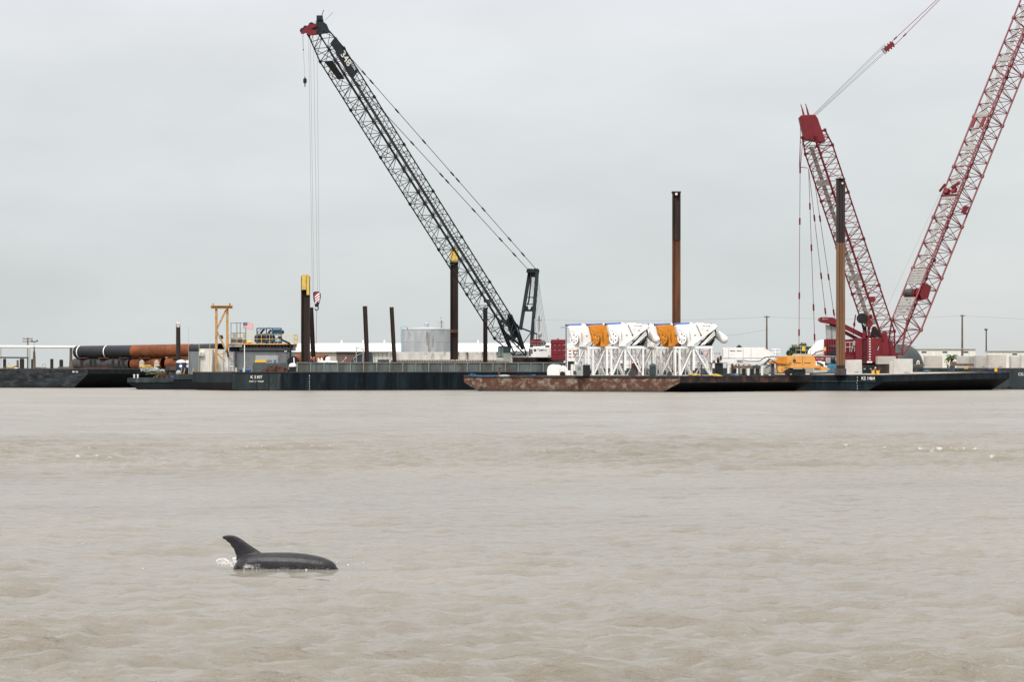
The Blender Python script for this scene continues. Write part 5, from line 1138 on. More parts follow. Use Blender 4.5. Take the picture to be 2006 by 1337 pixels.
m = MB(); m.path([P(1455, 706, Yv + .5), P(1464, 708.5, Yv + .4), P(1488, 708.5, Yv + .4), P(1498, 700.5, Yv + .3), P(1516, 699, Yv + .3), P(1528, 700, Yv)], .07, 6); m.build('hose', DKSTEEL, t)
m = MB(); m.pb(1443, 1454, 703, 706, Yv + .5, .4); m.build('lamp_box', WHITE2, t)
m = MB()
for a, b in (((1519, 697), (1519, 684.5)), ((1528, 697), (1528, 684.5)), ((1512, 684.5), (1528, 684.5)), ((1512, 690.5), (1528, 690.5))): m.tube(P(*a, Yv + 3), P(*b, Yv + 3), .05)
m.build('hand_rail', WHITE2, t)
# timber bench with dark barrels in front
t = thing('timber_rack', (X(1465, 556), 556, ZR), 'brown timber rack with dark drums in front of the white trailer', 'rack')
m = MB(); m.pb(1437, 1475, 717, 722, 555.6, .6); m.build('beam', TIMB, t)
m = MB(); m.pb(1475.1, 1490, 716.5, 722.5, 555.6, 1.2); m.build('dark_beam', DKSTEEL, t)
m = MB(); m.pb(1432.5, 1436.8, 713, 738, 555.7, .4); m.build('post', SCRAP, t)
for a in (1436, 1454, 1470, 1481): m = MB(); m.pb(a, a + 7, 722.6, 738, 555.8, .8); m.build('support_drum', BLACK, t)
for a in (1440, 1455, 1467, 1481): m = MB(); m.pb(a, a + 3.5, 714.8, 716.8, 555.7, .3); m.build('shackle', DKSTEEL, t)
for k, (a, w2, Y, mt, l) in enumerate(((1430, 1.0, 550, DKBLUE, 'dark blue tarp heap right of the black cabinet'), (1442, .5, 551, TEAL, 'small teal tarp bundle before the trailer'))):
    m = MB(); m.ell(P(a, 737.5, Y), w2, .6, .45); simple('tarp_heap', m, mt, l, 'tarp')
# orange hopper machine
Yo = 556.5
t = thing('hopper_machine', (X(1558, Yo), Yo, ZR), 'orange and amber hopper machine with tow bar beside the ochre pile', 'machine')
AMB2 = mat('amber_body', (.66, .31, .075), .5, var=.05, wear=(.5, .22, .05), wamt=.25, wscale=.9)
m = MB(); m.pp([(1540, 721.5), (1540, 700), (1542, 697.3), (1591, 697.3), (1596.5, 702), (1598, 710), (1598, 720), (1592, 721.5)], Yo, 2.6); b_ = m.build('body', AMB2, t, bevel=.06)
m = MB(); m.pp([(1520, 711), (1524, 699.5), (1541, 698.5), (1541, 712), (1530, 713)], Yo - .1, 2.8); m.build('hopper', ORANGE, t)
m = MB(); m.pp([(1507, 709), (1520, 706), (1541, 712.3), (1541, 714), (1524, 713.5), (1508, 712)], Yo - .05, 2.6); m.build('hopper_lip', ORANGE, t)
m = MB(); m.pb(1548, 1646 if False else 1606, 716.5, 721.4, Yo - .15, 2.9); m.build('skirt', AMB2, t)
m = MB(); m.pp([(1596, 717.5), (1606, 717), (1625, 722.5), (1625.5, 725), (1606, 726.5), (1596, 725.5)], Yo + .2, .8); m.build('tow_bar', AMB2, t)
m = MB(); m.pp([(1521, 713), (1540, 713), (1543, 722), (1536, 732), (1524, 732)], Yo + .2, 2); m.build('pump_body', AMBER, t)
m = MB(); m.lathe(P(1530, 725, Yo - .1), [(.45, 0), (.55, .1), (.55, .4)], 16, 'Y'); m.build('flange', AMBER, t)
for a in (1555.5, 1571.5): m = MB(); m.pb(a, a + .6, 698.5, 720, Yo - .03, .02); m.build('door_seam', SCRAP, b_)
m = MB(); m.pb(1553.5, 1559, 704.5, 710, Yo - .05, .04); m.build('control_window', DKSTEEL, b_)
for a, b in ((1558, 1569), (1575, 1588)): m = MB(); m.pb(a, b, 711, 711.8, Yo - .06, .05); m.build('door_handle', SCRAP, b_)
m = MB(); m.pb(1553, 1578, 724, 735.5, Yo + .4, 1.8); m.build('under_carriage', BLACK, t)
for a in (1543, 1549): m = MB(); m.lathe(P(a, 727 if a > 1545 else 730, Yo + .1), [(.3, 0), (.5, .05), (.5, .4), (.3, .45)], 14, 'Y'); m.build('wheel', BLACK2, t, smooth=True)
m = MB(); m.pb(1511, 1517, 713, 738, Yo + .3, .4); m.beam(P(1500, 722, Yo), P(1512, 712, Yo), .2); m.beam(P(1496, 716, Yo + 1), P(1508, 704, Yo + 1), .25); m.build('support_leg', DKSTEEL, t)
m = MB(); m.pb(1500, 1512, 716, 734, Yo + .9, 1); m.build('valve_box', GREYL, t)
m = MB(); m.path([P(1505, 702, Yo), P(1515, 708, Yo - .2), P(1525, 714, Yo - .2), P(1540, 716, Yo - .2), P(1550, 711, Yo - .2)], .06); m.build('hose', DKSTEEL, t)
m = MB(); m.pp([(1553, 697), (1557, 693.5), (1588, 694), (1592, 697)], Yo + 1, 2); pl_ = m.build('roof_platform', GREYL, t)
railing(t, [P(1559, 694, Yo + 1.1), P(1588, 694.5, Yo + 1.1), P(1588, 694.5, Yo + 2.8), P(1559, 694, Yo + 2.8), P(1559, 694, Yo + 1.1)], 1.25, .9, GALV2, .035)
m = MB(); m.pb(1571.5, 1576.5, 679.5, 688, Yo + 1.0, .1); m.build('yellow_sign', YEL2, t)
m = MB(); m.ell(P(1566, 734, 552.8 + 6), .45, .4, .32); simple('blue_buoy', m, BLUE3, 'round blue bundle on deck under the amber machine', 'bundle')
m = MB(); m.path([P(1528, 737.3, 559), P(1545, 738, 559.2), P(1560, 737.5, 559.4)], .09); simple('blue_hose', m, BLUE3, 'blue hose along the rusty barge right deck edge', 'hose')
t = thing('steel_pipe', (X(1587, 575), 575, 2.6), 'long dark pipe on the deck left of the ochre pile', 'pipe')
m = MB(); m.tube(P(1587, 732.5, 574), P(1636, 730.8, 570), .14, n=8); m.build('tube', DKSTEEL, t)

# ---------------------------------------------------------------- red crane
YC = 592; CR = Vector((X(1703, YC), YC, 2.62))
rc = thing('crawler_crane', CR, 'big red crawler crane with two lattice booms standing on the right barge', 'crane')
for s_ in (-1, 1):
    m = MB(); Yt_ = YC - 3.8 + (0 if s_ < 0 else 6.4); prof = [(1672, 731.5), (1738, 731.5), (1743, 728), (1743, 723), (1738, 719.5), (1672, 719.5), (1667, 723), (1667, 728)]
    m.pp(prof, Yt_, 1.4); tr = m.build('crawler', BLACK, rc)
    for i in range(12): m = MB(); a = 1671 + i * 5.8; m.pb(a, a + 4.6, 717.8, 719.4, Yt_ - .05, 1.5); m.build('track_shoe', DKSTEEL, tr)
    for a in (1680, 1692, 1704, 1716, 1728):
        m = MB(); m.pb(a, a + 3.6, 722, 724.5, Yt_ - .08, .06); m.build('roller', GREYL, tr)
m = MB(); m.bx(X(1676, YC), X(1730, YC), YC - 2.3, YC + 2.5, Z(727, YC), Z(716.5, YC)); m.build('carbody', BLACK, rc)
m = MB(); m.bx(X(1612, YC), X(1752, YC), YC - 1.9, YC + 2.6, Z(716.4, YC), Z(706.5, YC)); m.build('turntable_frame', RED, rc)
m = MB(); m.pb(1593, 1674, 699, 707.5, YC - 2.6, 2); lb_ = m.build('counterweight_beam', REDD, rc)
text('beam_lettering', 'MLC300', .36, P(1606, 703.5, YC - 2.63), (1, 0, 0), (0, 0, 1), mat('faded_lettering', (.55, .35, .35), .6, var=.05), lb_)
# near crane body: red panels
m = MB(); m.pb(1676, 1690, 662.5, 705, YC - 3.4, 3.2); m.build('side_panel', RED, rc, bevel=.1)
m = MB(); m.pb(1690.1, 1697.5, 663.5, 712, YC - 3.0, 2.6); pn = m.build('recess_panel', REDD, rc)
for i in range(11): m = MB(); m.pb(1691, 1697, 666 + i * 4, 668 + i * 4, YC - 3.05, .04); m.build('louvre', BLACK, pn)
m = MB(); m.pb(1697.6, 1736.5, 662.5, 711.8, YC - 3.4, 3.6); bd_ = m.build('machine_house', RED, rc, bevel=.06)
for i in range(9):
    m = MB(); m.pb(1702.2, 1705.8, 663.6 + i * 5, 665.4 + i * 5, YC - 3.47, .06); m.build('ladder_mark', WHITE2, bd_)
m = MB(); m.pb(1698.5, 1708.5, 708, 711.4, YC - 3.48, .07); m.build('white_plate', WHITE2, bd_)
text('company_letter', 'D', .62, P(1722, 682.8, YC - 3.43), (1, 0, .15), (-.15, 0, 1), LETTERB, bd_)
m = MB(); m.pp([(1719, 686), (1721, 679.5), (1722.3, 679.5), (1720.4, 686)], YC - 3.44, .02); m.build('company_mark', WHITE2, bd_)
m = MB(); m.pb(1715, 1731, 688.8, 690.2, YC - 3.43, .02); m.build('faint_lettering', SCRAP, bd_)
# left rear: counterweight drum stack, engine bay, railing
m = MB(); m.pp([(1616, 697), (1616, 665.5), (1660, 665.5), (1676, 664), (1676, 700)], YC - 1.6, 2.6); m.build('engine_bay', REDD, rc)
for i in range(5):
    a = 1617 + i * 4.6; m = MB(); m.pb(a, a + 3.8, 664.6, 697, YC - 2.0, .5); m.build('counterweight_slab', RED if i % 2 == 0 else REDD, rc, bevel=.05)
m = MB(); m.pb(1624, 1641, 676, 681, YC - 2.15, .12); m.build('exhaust_panel', DKSTEEL, rc)
m = MB(); m.pp([(1621, 697), (1624, 689), (1641, 684), (1641, 697)], YC - 2.2, .18); m.build('painted_opening_shade', BLACK, rc)  # black sheet paints the shaded opening onto the engine bay
railing(rc, [P(1656, 690, YC - 2.3), P(1674, 690, YC - 2.3)], 1.6, .8, GALV2, .06, rails=2)
m = MB(); m.tube(P(1668, 690, YC - 2.5), P(1672, 671, YC - 2.5), .06); m.pb(1672, 1675.5, 668, 677, YC - 2.6, .2); m.build('access_ladder', GALV2, rc)
# grey-white ram under the gantry head and the head itself
m = MB(); m.pp([(1620, 664.5), (1618.5, 636), (1646, 645), (1645, 664.5)], YC - .6, 1.6); m.build('ram_cover', GREYL, rc)
m = MB(); m.pp([(1628, 664), (1627, 640), (1630, 641), (1630.5, 664)], YC - .68, .08); m.build('ram_stain', GREYC, rc)
m = MB(); m.pp([(1605, 628.5), (1606, 623), (1608.5, 621.5), (1631, 622), (1641, 627), (1659, 638), (1657, 642), (1625, 634.5), (1611, 632)], YC - 1.6, 3); gh = m.build('gantry_head', RED, rc, bevel=.08)
text('head_lettering', 'L——', .35, P(1617, 625, YC - 1.63), (1, 0, 0), (0, 0, 1), LETTER, gh)
for dy, off in ((-1.4, 0), (1.2, 0)):
    m = MB(); m.beam(P(1652, 639, YC + dy), P(1708, 667, YC + dy), .75, .6, up=(0, 1, 0)); m.build('gantry_leg', RED, rc)
m = MB(); m.beam(P(1625, 636, YC - .2), P(1690, 670, YC - .2), .55, .5, up=(0, 1, 0)); m.build('gantry_brace', REDD, rc)
for a in (1618, 1634):
    pass
# mast
mf = P(1738, 694, YC - .3); mtop = P(1594, 262, YC - 13); fm = Vector((mtop.x - mf.x, mtop.y - mf.y, 0)).normalized(); nm_ = Vector((-fm.y, fm.x, 0)); nm_ = -nm_ if nm_.y > 0 else nm_
c1, u1, w1, d1, L1 = lattice(rc, mf, mtop, 3.3, 3.3, 20, RED, .125, .07, nm_, foot=(.085, .9, .10), tip=(.93, .85, .8), nsec=4, name='mast_section')
m = MB(); m.beam(c1(.16, -.05, -.98), c1(.96, -.05, -.98), .85, .07, up=d1); m.build('walkway', WALK, rc)
for t_ in (.17, .37, .57, .80): m = MB(); m.beam(c1(t_ - .012, 0, -1), c1(t_ + .012, 0, -1), 2.6, .1, up=d1); m.build('rest_platform', WALK, rc)
m = MB(); m.pp([(1566, 229), (1570, 225), (1597, 224), (1602, 231), (1618, 277), (1610, 279), (1576, 272)], mtop.y - 1.5, 2.8); m.build('mast_head', RED, rc, bevel=.1)
for a, b in (((1575, 227), (1568.5, 204)), ((1584, 226), (1578, 203))): m = MB(); m.tube(P(*a, mtop.y), P(a[0] - 3.5, a[1] - 14, mtop.y), .18, .12); m.tube(P(a[0] - 3.5, a[1] - 14, mtop.y), P(*b, mtop.y), .1, .06); m.build('horn', REDD, rc)
for k in range(3): m = MB(); m.pp([(1572 + k * 7, 230), (1573.5 + k * 7, 230), (1580 + k * 8, 272), (1578.5 + k * 8, 272)], mtop.y - 1.56, .05); m.build('head_rib', REDD, rc)
m = MB(); m.path([P(1568, 268, mtop.y - .4), P(1566, 327, mtop.y - .4), P(1582, 329, mtop.y - .4)], .06); m.tube(P(1568, 280, mtop.y - .4), P(1580, 270, mtop.y), .05); m.tube(P(1568, 330, mtop.y - .4), P(1572, 280, mtop.y), .05); m.build('spreader', RED, rc)
# pendants from mast to the counterweight and gantry
for (a, b, ya, yb) in (((1568, 240), (1565, 697), mtop.y - .5, YC - 4), ((1584, 330), (1597, 697), mtop.y + .5, YC - 4), ((1584, 330), (1618, 621, ), mtop.y + 1, YC - 1), ((1592, 330), (1635, 624), mtop.y + 1.4, YC)):
    p = P(*a, ya); q = P(*b, yb); m = MB(); m.tube(p, q, .045, n=5); pd = m.build('pendant', REDD, rc); dr = (q - p).normalized()
    for k in ((.2, .42, .74, .9) if b[1] > 690 else (.33, .72, .96)):
        c = p.lerp(q, k); m = MB(); m.tube(c - dr * .55, c + dr * .55, .14, n=6); m.build('pendant_socket', REDD, pd)
# winches and internals on the mast foot
m = MB(); m.lathe(P(1690, 624, YC - 4.2), [(.55, 0), (.85, .02), (.85, .1), (.6, .1), (.6, 1.6), (.85, 1.6), (.85, 1.7)], 20, 'Y'); m.build('winch_drum', BLACK2, rc)
m = MB(); m.pp([(1697, 617), (1708, 617), (1712, 634), (1706, 642), (1698, 640)], YC - 4.0, 2.2); m.build('winch_frame', REDD, rc)
m = MB(); m.pb(1703, 1715, 583, 591, YC - 5.6, 1.4); m.lathe(P(1709, 587, YC - 5.8), [(.5, 0), (.5, .5)], 14, 'Y'); m.build('sheave_box', RED, rc)
m = MB(); m.tube(P(1676, 617, YC - 4), P(1673, 640, YC - 3.4), .1); m.ell(P(1673.5, 636, YC - 3.4), .2, .2, .4); m.tube(P(1673, 640, YC - 3.4), P(1671.5, 655, YC - 3), .07); m.build('link', REDD, rc)
m = MB(); m.beam(P(1702, 625, YC - 3.6), P(1702, 662, YC - 3.2), .35); m.beam(P(1694, 640, YC - 3), P(1692, 664, YC - 3), .5); m.build('a_frame', RED, rc)
for a in range(5): m = MB(); m.tube(P(1688 + a * 2, 635 + a, YC - 3.8), P(1694 + a, 660, YC - 2.6), .06); m.build('hydraulic_hose', BLACK, rc)
m = MB(); m.pp([(1704, 662), (1710, 640), (1716, 640), (1728, 662)], YC - 1.5, .8); m.build('foot_plate', DKSTEEL, rc)
m = MB(); m.pp([(1728, 662), (1734, 648), (1738, 652), (1742, 690), (1738, 706), (1728, 700)], YC - 3.6, 3.6); m.build('foot_bracket', RED, rc)
m = MB(); m.pp([(1737, 705), (1737, 668), (1748, 668), (1754, 690), (1760, 700), (1758, 705)], YC - 2.5, 2.6); m.build('pivot_housing', REDD, rc)
# main boom
bf = P(1753, 694, YC - .5); bt = P(2150, -298, YC + 29); fb = Vector((bt.x - bf.x, bt.y - bf.y, 0)).normalized(); nb2 = Vector((-fb.y, fb.x, 0)); nb2 = -nb2 if nb2.y > 0 else nb2
c2, u2, w2, d2, L2 = lattice(rc, bf, bt, 3.7, 3.55, 44, RED, .155, .072, nb2, foot=(.055, .95, .12), tip=(.94, .7, .5), nsec=9, name='boom_section')
m = MB(); m.beam(c2(.14, .0, .98), c2(.95, .0, .98), .95, .07, up=d2); m.build('walkway', WALK, rc)
for a, b in ((.125, .150), (.065, .095)):
    for k in range(6): t_ = a + (b - a) * k / 5; m = MB(); m.beam(c2(t_, -.9, 1.02), c2(t_, .9, 1.02), .42, .1, up=u2.cross(w2)); m.build('grating_step', WALK, rc)
for t_ in (.29, .385, .45, .56, .70): m = MB(); m.beam(c2(t_ - .004, 0, 1), c2(t_ + .004, 0, 1), 3.2, .14, up=d2); m.build('rest_platform', WALK, rc)
for t_ in (.20, .24, .33, .42, .50, .60): m = MB(); m.beam(c2(t_, -.8, .96), c2(t_ + .008, .7, .96), .08, .08); m.build('hose_clip', BLACK, rc)
m = MB(); c = c2(.108, -.75, .7); e = c2(.108, .25, .7); m.tube(c, e, .78, n=18); m.build('winch_drum', DKSTEEL, rc)
for s_ in (.35, .75): m = MB(); c = c2(.108, s_, .5); m.tube(c, c + w2 * .25, 1.05, n=18); m.build('winch_flange', RED, rc)
m = MB(); m.prism([c2(.108, .95, -.25), c2(.128, .95, -.1), c2(.126, .95, .85), c2(.104, .95, .85), c2(.098, .95, .3)], w2 * .35); m.build('winch_frame', RED, rc)
m = MB(); m.prism([c2(.295, -.7, 1.0), c2(.295, -.1, 1.0), c2(.303, -.1, 1.0), c2(.305, -.7, 1.0)], d2 * .6); m.prism([c2(.297, .25, 1.0), c2(.297, .7, 1.0), c2(.306, .7, 1.0), c2(.306, .25, 1.0)], d2 * .5); m.beam(c2(.293, -1, 1.05), c2(.293, 1.05, 1.05), .3); m.beam(c2(.30, -1.3, 1.2), c2(.31, -.6, 1.5), .3); m.beam(c2(.305, .2, 1.3), c2(.312, 1.1, 1.4), .4); m.build('rope_guide', RED, rc)
m = MB(); m.prism([c2(.272, 1.02, -.6), c2(.272, 1.02, -.15), c2(.285, 1.02, -.2), c2(.288, 1.02, -.75)], w2 * .3); m.build('junction_box', RED, rc)
for s_ in (-.6, .6): m = MB(); m.prism([c2(.425, s_ - .2, 1.05), c2(.425, s_ + .2, 1.05), c2(.445, s_ + .2, 1.05), c2(.445, s_ - .2, 1.05)], d2 * .15); m.build('locker', RED, rc)
for t_, i_ in ((.165, .2), (.175, .6), (.09, .4)): m = MB(); m.ell(c2(t_, i_, .3), .3, .3, .35); m.build('hose_reel', DKSTEEL, rc)
m = MB(); m.tube(P(1736, 606, YC - 4), c2(.30, -1.1, 1.2), .03, n=4); m.build('boom_line', ROPEL, rc)
# luffing block and its ropes
blk = P(1742, 91, 588); e2 = c2(.985, .6, 1)
for k, off in enumerate((-1, -.2, .5, 1.2)):
    m = MB(); a = P(1592 + k * 2.5, 226 - k * .3, mtop.y - 1 + k * .7); b = blk + Vector((off * .22 - .5, off * .3, -off * .30 - .2 + (.35 if off < 0 else 0))); m.tube(a, b, .035, n=4); m.build('luffing_rope', ROPEL if k % 2 else ROPE, rc)
m = MB(); dr = (P(1752, 82, 588) - P(1733, 98, 588)).normalized(); m.beam(blk - dr * .9, blk + dr * .9, .75, .7, up=(0, 1, 0)); m.build('luffing_block', RED, rc)
for k in (-.5, .1, .6): m = MB(); c = blk + dr * k; m.tube(c - dr.cross(Vector((0, 1, 0))) * .6, c + dr.cross(Vector((0, 1, 0))) * .6, .12); m.build('block_pin', REDD, rc)
m = MB(); c = blk - dr * 1.1; m.tube(c - dr.cross(Vector((0, 1, 0))) * .55, c + dr.cross(Vector((0, 1, 0))) * .55, .25, n=8); m.build('block_sheave', GREYL, rc)
for s_ in (-1, 1):
    a = blk + dr * .9 + dr.cross(Vector((0, 1, 0))) * .38 * s_; m = MB(); b = c2(.985, s_, 1); m.tube(a, b, .05, n=5); pd = m.build('pendant', REDD, rc); q = (b - a).normalized()
    c = a + q * (2.0 + 1.0 * s_ * -1); m = MB(); m.tube(c - q * .35, c + q * .35, .14, n=6); m.build('pendant_socket', REDD, pd)
# ---------------------------------------------------------------- right barge load
def zk(px, Y):   # deck height of the KS barge
    r = Vector((X(px, Y) - X(1730, 560), Y - 560)); w_ = r.dot(Vector((.622, .783))); return 2.475 + .45 * w_ / 38.5
def block(px0, px1, pt, pb_, Y, d, mt, label, z0=None, yaw=0, slot=None, tilt=0, grp='concrete blocks on the right barges'):
    x0, x1 = X(px0, Y), X(px1, Y); w_ = x1 - x0; z0 = Z(pb_, Y) if z0 is None else z0; h_ = Z(pt, Y) - z0
    t = thing('concrete_block', ((x0 + x1) / 2, Y, z0), label, 'concrete block', grp); Mx = Matrix.Translation(Vector(((x0 + x1) / 2, Y, z0))) @ Matrix.Rotation(R(yaw), 4, 'Z') @ Matrix.Rotation(R(tilt), 4, 'Y')
    m = MB(Mx); m.bx(-w_ / 2, w_ / 2, 0, d, 0, h_); m.build('body', mt, t, bevel=.04)
    if slot: m = MB(Mx); m.bx(w_ * .05, w_ * .28, -.015, -.002, h_ * .12, h_ * .12 + .09); m.build('lifting_slot', DKSTEEL, t)
    return t
block(1658, 1689, 705.5, 728, 583, 2.4, CONC, 'pale block with slot right behind the ochre pile', z0=2.6, slot=1, tilt=-1)
block(1719, 1755, 698.5, 714, 584.5, 3, CONC2, 'block resting high in front of the red crane', z0=Z(714, 584.5), yaw=0)
m = MB(); x_ = X(1720, 584.6); m.bx(x_, X(1753, 584.6), 584.6, 587.4, 2.64, Z(714, 584.5) - .005); simple('dark_crib', m, HRUSTD, 'dark crib under the high concrete block', 'crib')
block(1751, 1788, 703.5, 734, 574, 3, CONC, 'largest pale concrete block on the KS barge right of the worker', z0=2.55, slot=1, yaw=-2)
block(1744, 1751.5, 708, 733, 575.5, 1.6, CONC, 'narrow block edge left of the largest pale block', z0=2.57)
zb3 = 3.505
for a, b, pt, Y, mt, l, sl in ((1813, 1846, 697.3, 616, CONC2, 'concrete block just left of the green palm', 0), (1878, 1900, 697.8, 617, CONC, 'concrete block right of the green palm', 0), (1901, 1911, 698.2, 616.5, CONC2, 'shaded brownish side of the block right of palm, painted as a narrow block', 0),  # browner narrow block paints the shaded right face of its neighbour
                         (1912, 1934, 697, 614, CONC, 'concrete block under the lamp post', 1), (1937, 1971, 695.5, 611, CONC2, 'big pale concrete block at the right with slot', 1), (1981, 2000, 697.5, 613, CONC, 'rightmost complete concrete block', 0), (2001, 2035, 695.5, 611, CONC, 'concrete block cut by the right edge of the picture', 0)):
    block(a, b, pt, 723, Y, 3, mt, l, z0=zb3, slot=sl)
m = MB(); m.pb(1862, 1908, 713, 717.5, 614, .8); m.pb(1784, 1812, 714.5, 717.5, 614.5, .7); simple('timber_beam', m, TIMB, 'long brown timbers lying between the concrete blocks', 'timber')
m = MB(); m.pb(1862, 1874, 709, 713, 614.1, .9); simple('timber_pile', m, TIMB, 'short brown timber pile right beside the worker in yellow', 'timber')
# big dark half dome pipe end
t = thing('dark_dome', (X(1775, 622), 622, 1), 'large dark green-grey dome behind the red boom foot', 'dome')
m = MB(); c = P(1765, 724, 624); rr = (1810 - 1765) * 624 / F; m.lathe((c.x, c.y, 3.5), [(rr, 0), (rr * .98, 1.0), (rr * .87, 2.2), (rr * .68, 3.3), (rr * .4, 4.05), (.1, 4.3)], 36); m.build('shell', mat('dome_grey', (.045, .055, .055), .6, var=.15, scale=.4), t, smooth=True)
m = MB(); m.path([P(1796, 716, 617), P(1797, 708, 617), P(1800, 707, 617), P(1801, 716, 617)], .08); m.build('handle_rail', WHITE2, t)
# yellow bitts
def bitt(px, pt, pb_, Y, label, grp='yellow bitts on the right barges'):
    t = thing('mooring_bitt', P(px, pb_, Y), label, 'bitt', grp); c = P(px, pb_, Y); h_ = Z(pt, Y) - c.z
    m = MB(); m.lathe(c, [(.24, -.06), (.24, h_ - .12)], 14); m.build('post', YEL2, t, smooth=True)
    m = MB(); m.lathe(c, [(.3, h_ - .12), (.3, h_)], 14); m.build('cap', YEL2, t)
    return t
bitt(1710.5, 726.3, 735.6, 563, 'left yellow bitt of the pair by the sitting worker'); bitt(1719.8, 726.3, 735.4, 563, 'right yellow bitt of the pair by the sitting worker')
bitt(1951, 720.5, 728.5, 599, 'single yellow bitt near the right barge corner')
m = MB(); m.pb(1888, 1896, 719.5, 721, 603, .3); m.beam(P(1890, 723.5, 603), P(1894, 721, 603), .15); m.beam(P(1896, 723, 603), P(1892, 721, 603), .15); simple('yellow_cleat', m, YEL2, 'low yellow cleat on the back barge edge', 'cleat')
m = MB(); m.ell(P(1942, 725, 601), .55, .4, .35); simple('blue_bundle', m, DKBLUE, 'dark blue bundle left of the single yellow bitt', 'bundle')
m = MB(); m.ell(P(1815, 728, 598), .6, .4, .25); simple('blue_tarp', m, TEAL, 'small blue-green tarp on deck right of the dome', 'tarp')
m = MB(); m.pb(1594, 1616, 709, 719.5, 588, 1.2); t = thing('pump_unit', (X(1605, 588), 588, 2.6), 'white box with dark pipes between the amber machine and blue pump', 'machine'); m.build('box', WHITE2, t)
m = MB(); m.path([P(1600, 711, 587.8), P(1608, 713, 587.8), P(1613, 717, 587.8), P(1604, 718, 587.8)], .12); m.build('hose', BLACK, t)
m = MB(); m.pb(1594, 1616, 719.6, 731, 588.1, 1.0); m.build('stand', GREYL, t)
t = thing('blue_pump', (X(1632, 577), 577, 2.6), 'teal-blue pump engine left of the ochre pile', 'machine')
m = MB(); m.pb(1622, 1642, 714, 729, 576.5, 1.4); m.build('base_tank', TEAL, t, bevel=.1)
m = MB(); m.pb(1628, 1636, 703, 713.9, 576.8, .9); m.ell(P(1632, 706, 577), .4, .4, .5); m.build('engine', BLACK, t)
m = MB(); m.pb(1618, 1627, 701, 712, 578, .5); m.pb(1637, 1645, 701, 712, 578, .5); m.build('side_panel', GENG, t)
m = MB(); m.pb(1636, 1641, 708, 716, 576.6, .5); m.build('filter', BLACK, t)
# white round tank with red frame, yellow box left of red crane
t = thing('white_cement_silo', (X(1604, 600), 600, 2.6), 'white rounded tank behind a red beam left of the red crane', 'tank')
m = MB(); m.ell(P(1612, 686, 603), 1.9, 1.6, 1.7); m.ell(P(1598, 693, 602.5), 1.4, 1.2, 1.2); m.tube((X(1608, 603), 603, 2.6), P(1608, 690, 603), 1.2, n=16); m.build('shell', WHITE2, t, smooth=True)
m = MB(); m.path([P(1590, 698, 600.9), P(1600, 690, 600.9), P(1616, 686, 600.9)], .1); m.build('red_band', RED, t)
m = MB(); m.pb(1613.5, 1618, 680.5, 688, 588.5, .4); simple('yellow_box', m, YEL, 'small yellow box at the left end of the red engine bay', 'box')

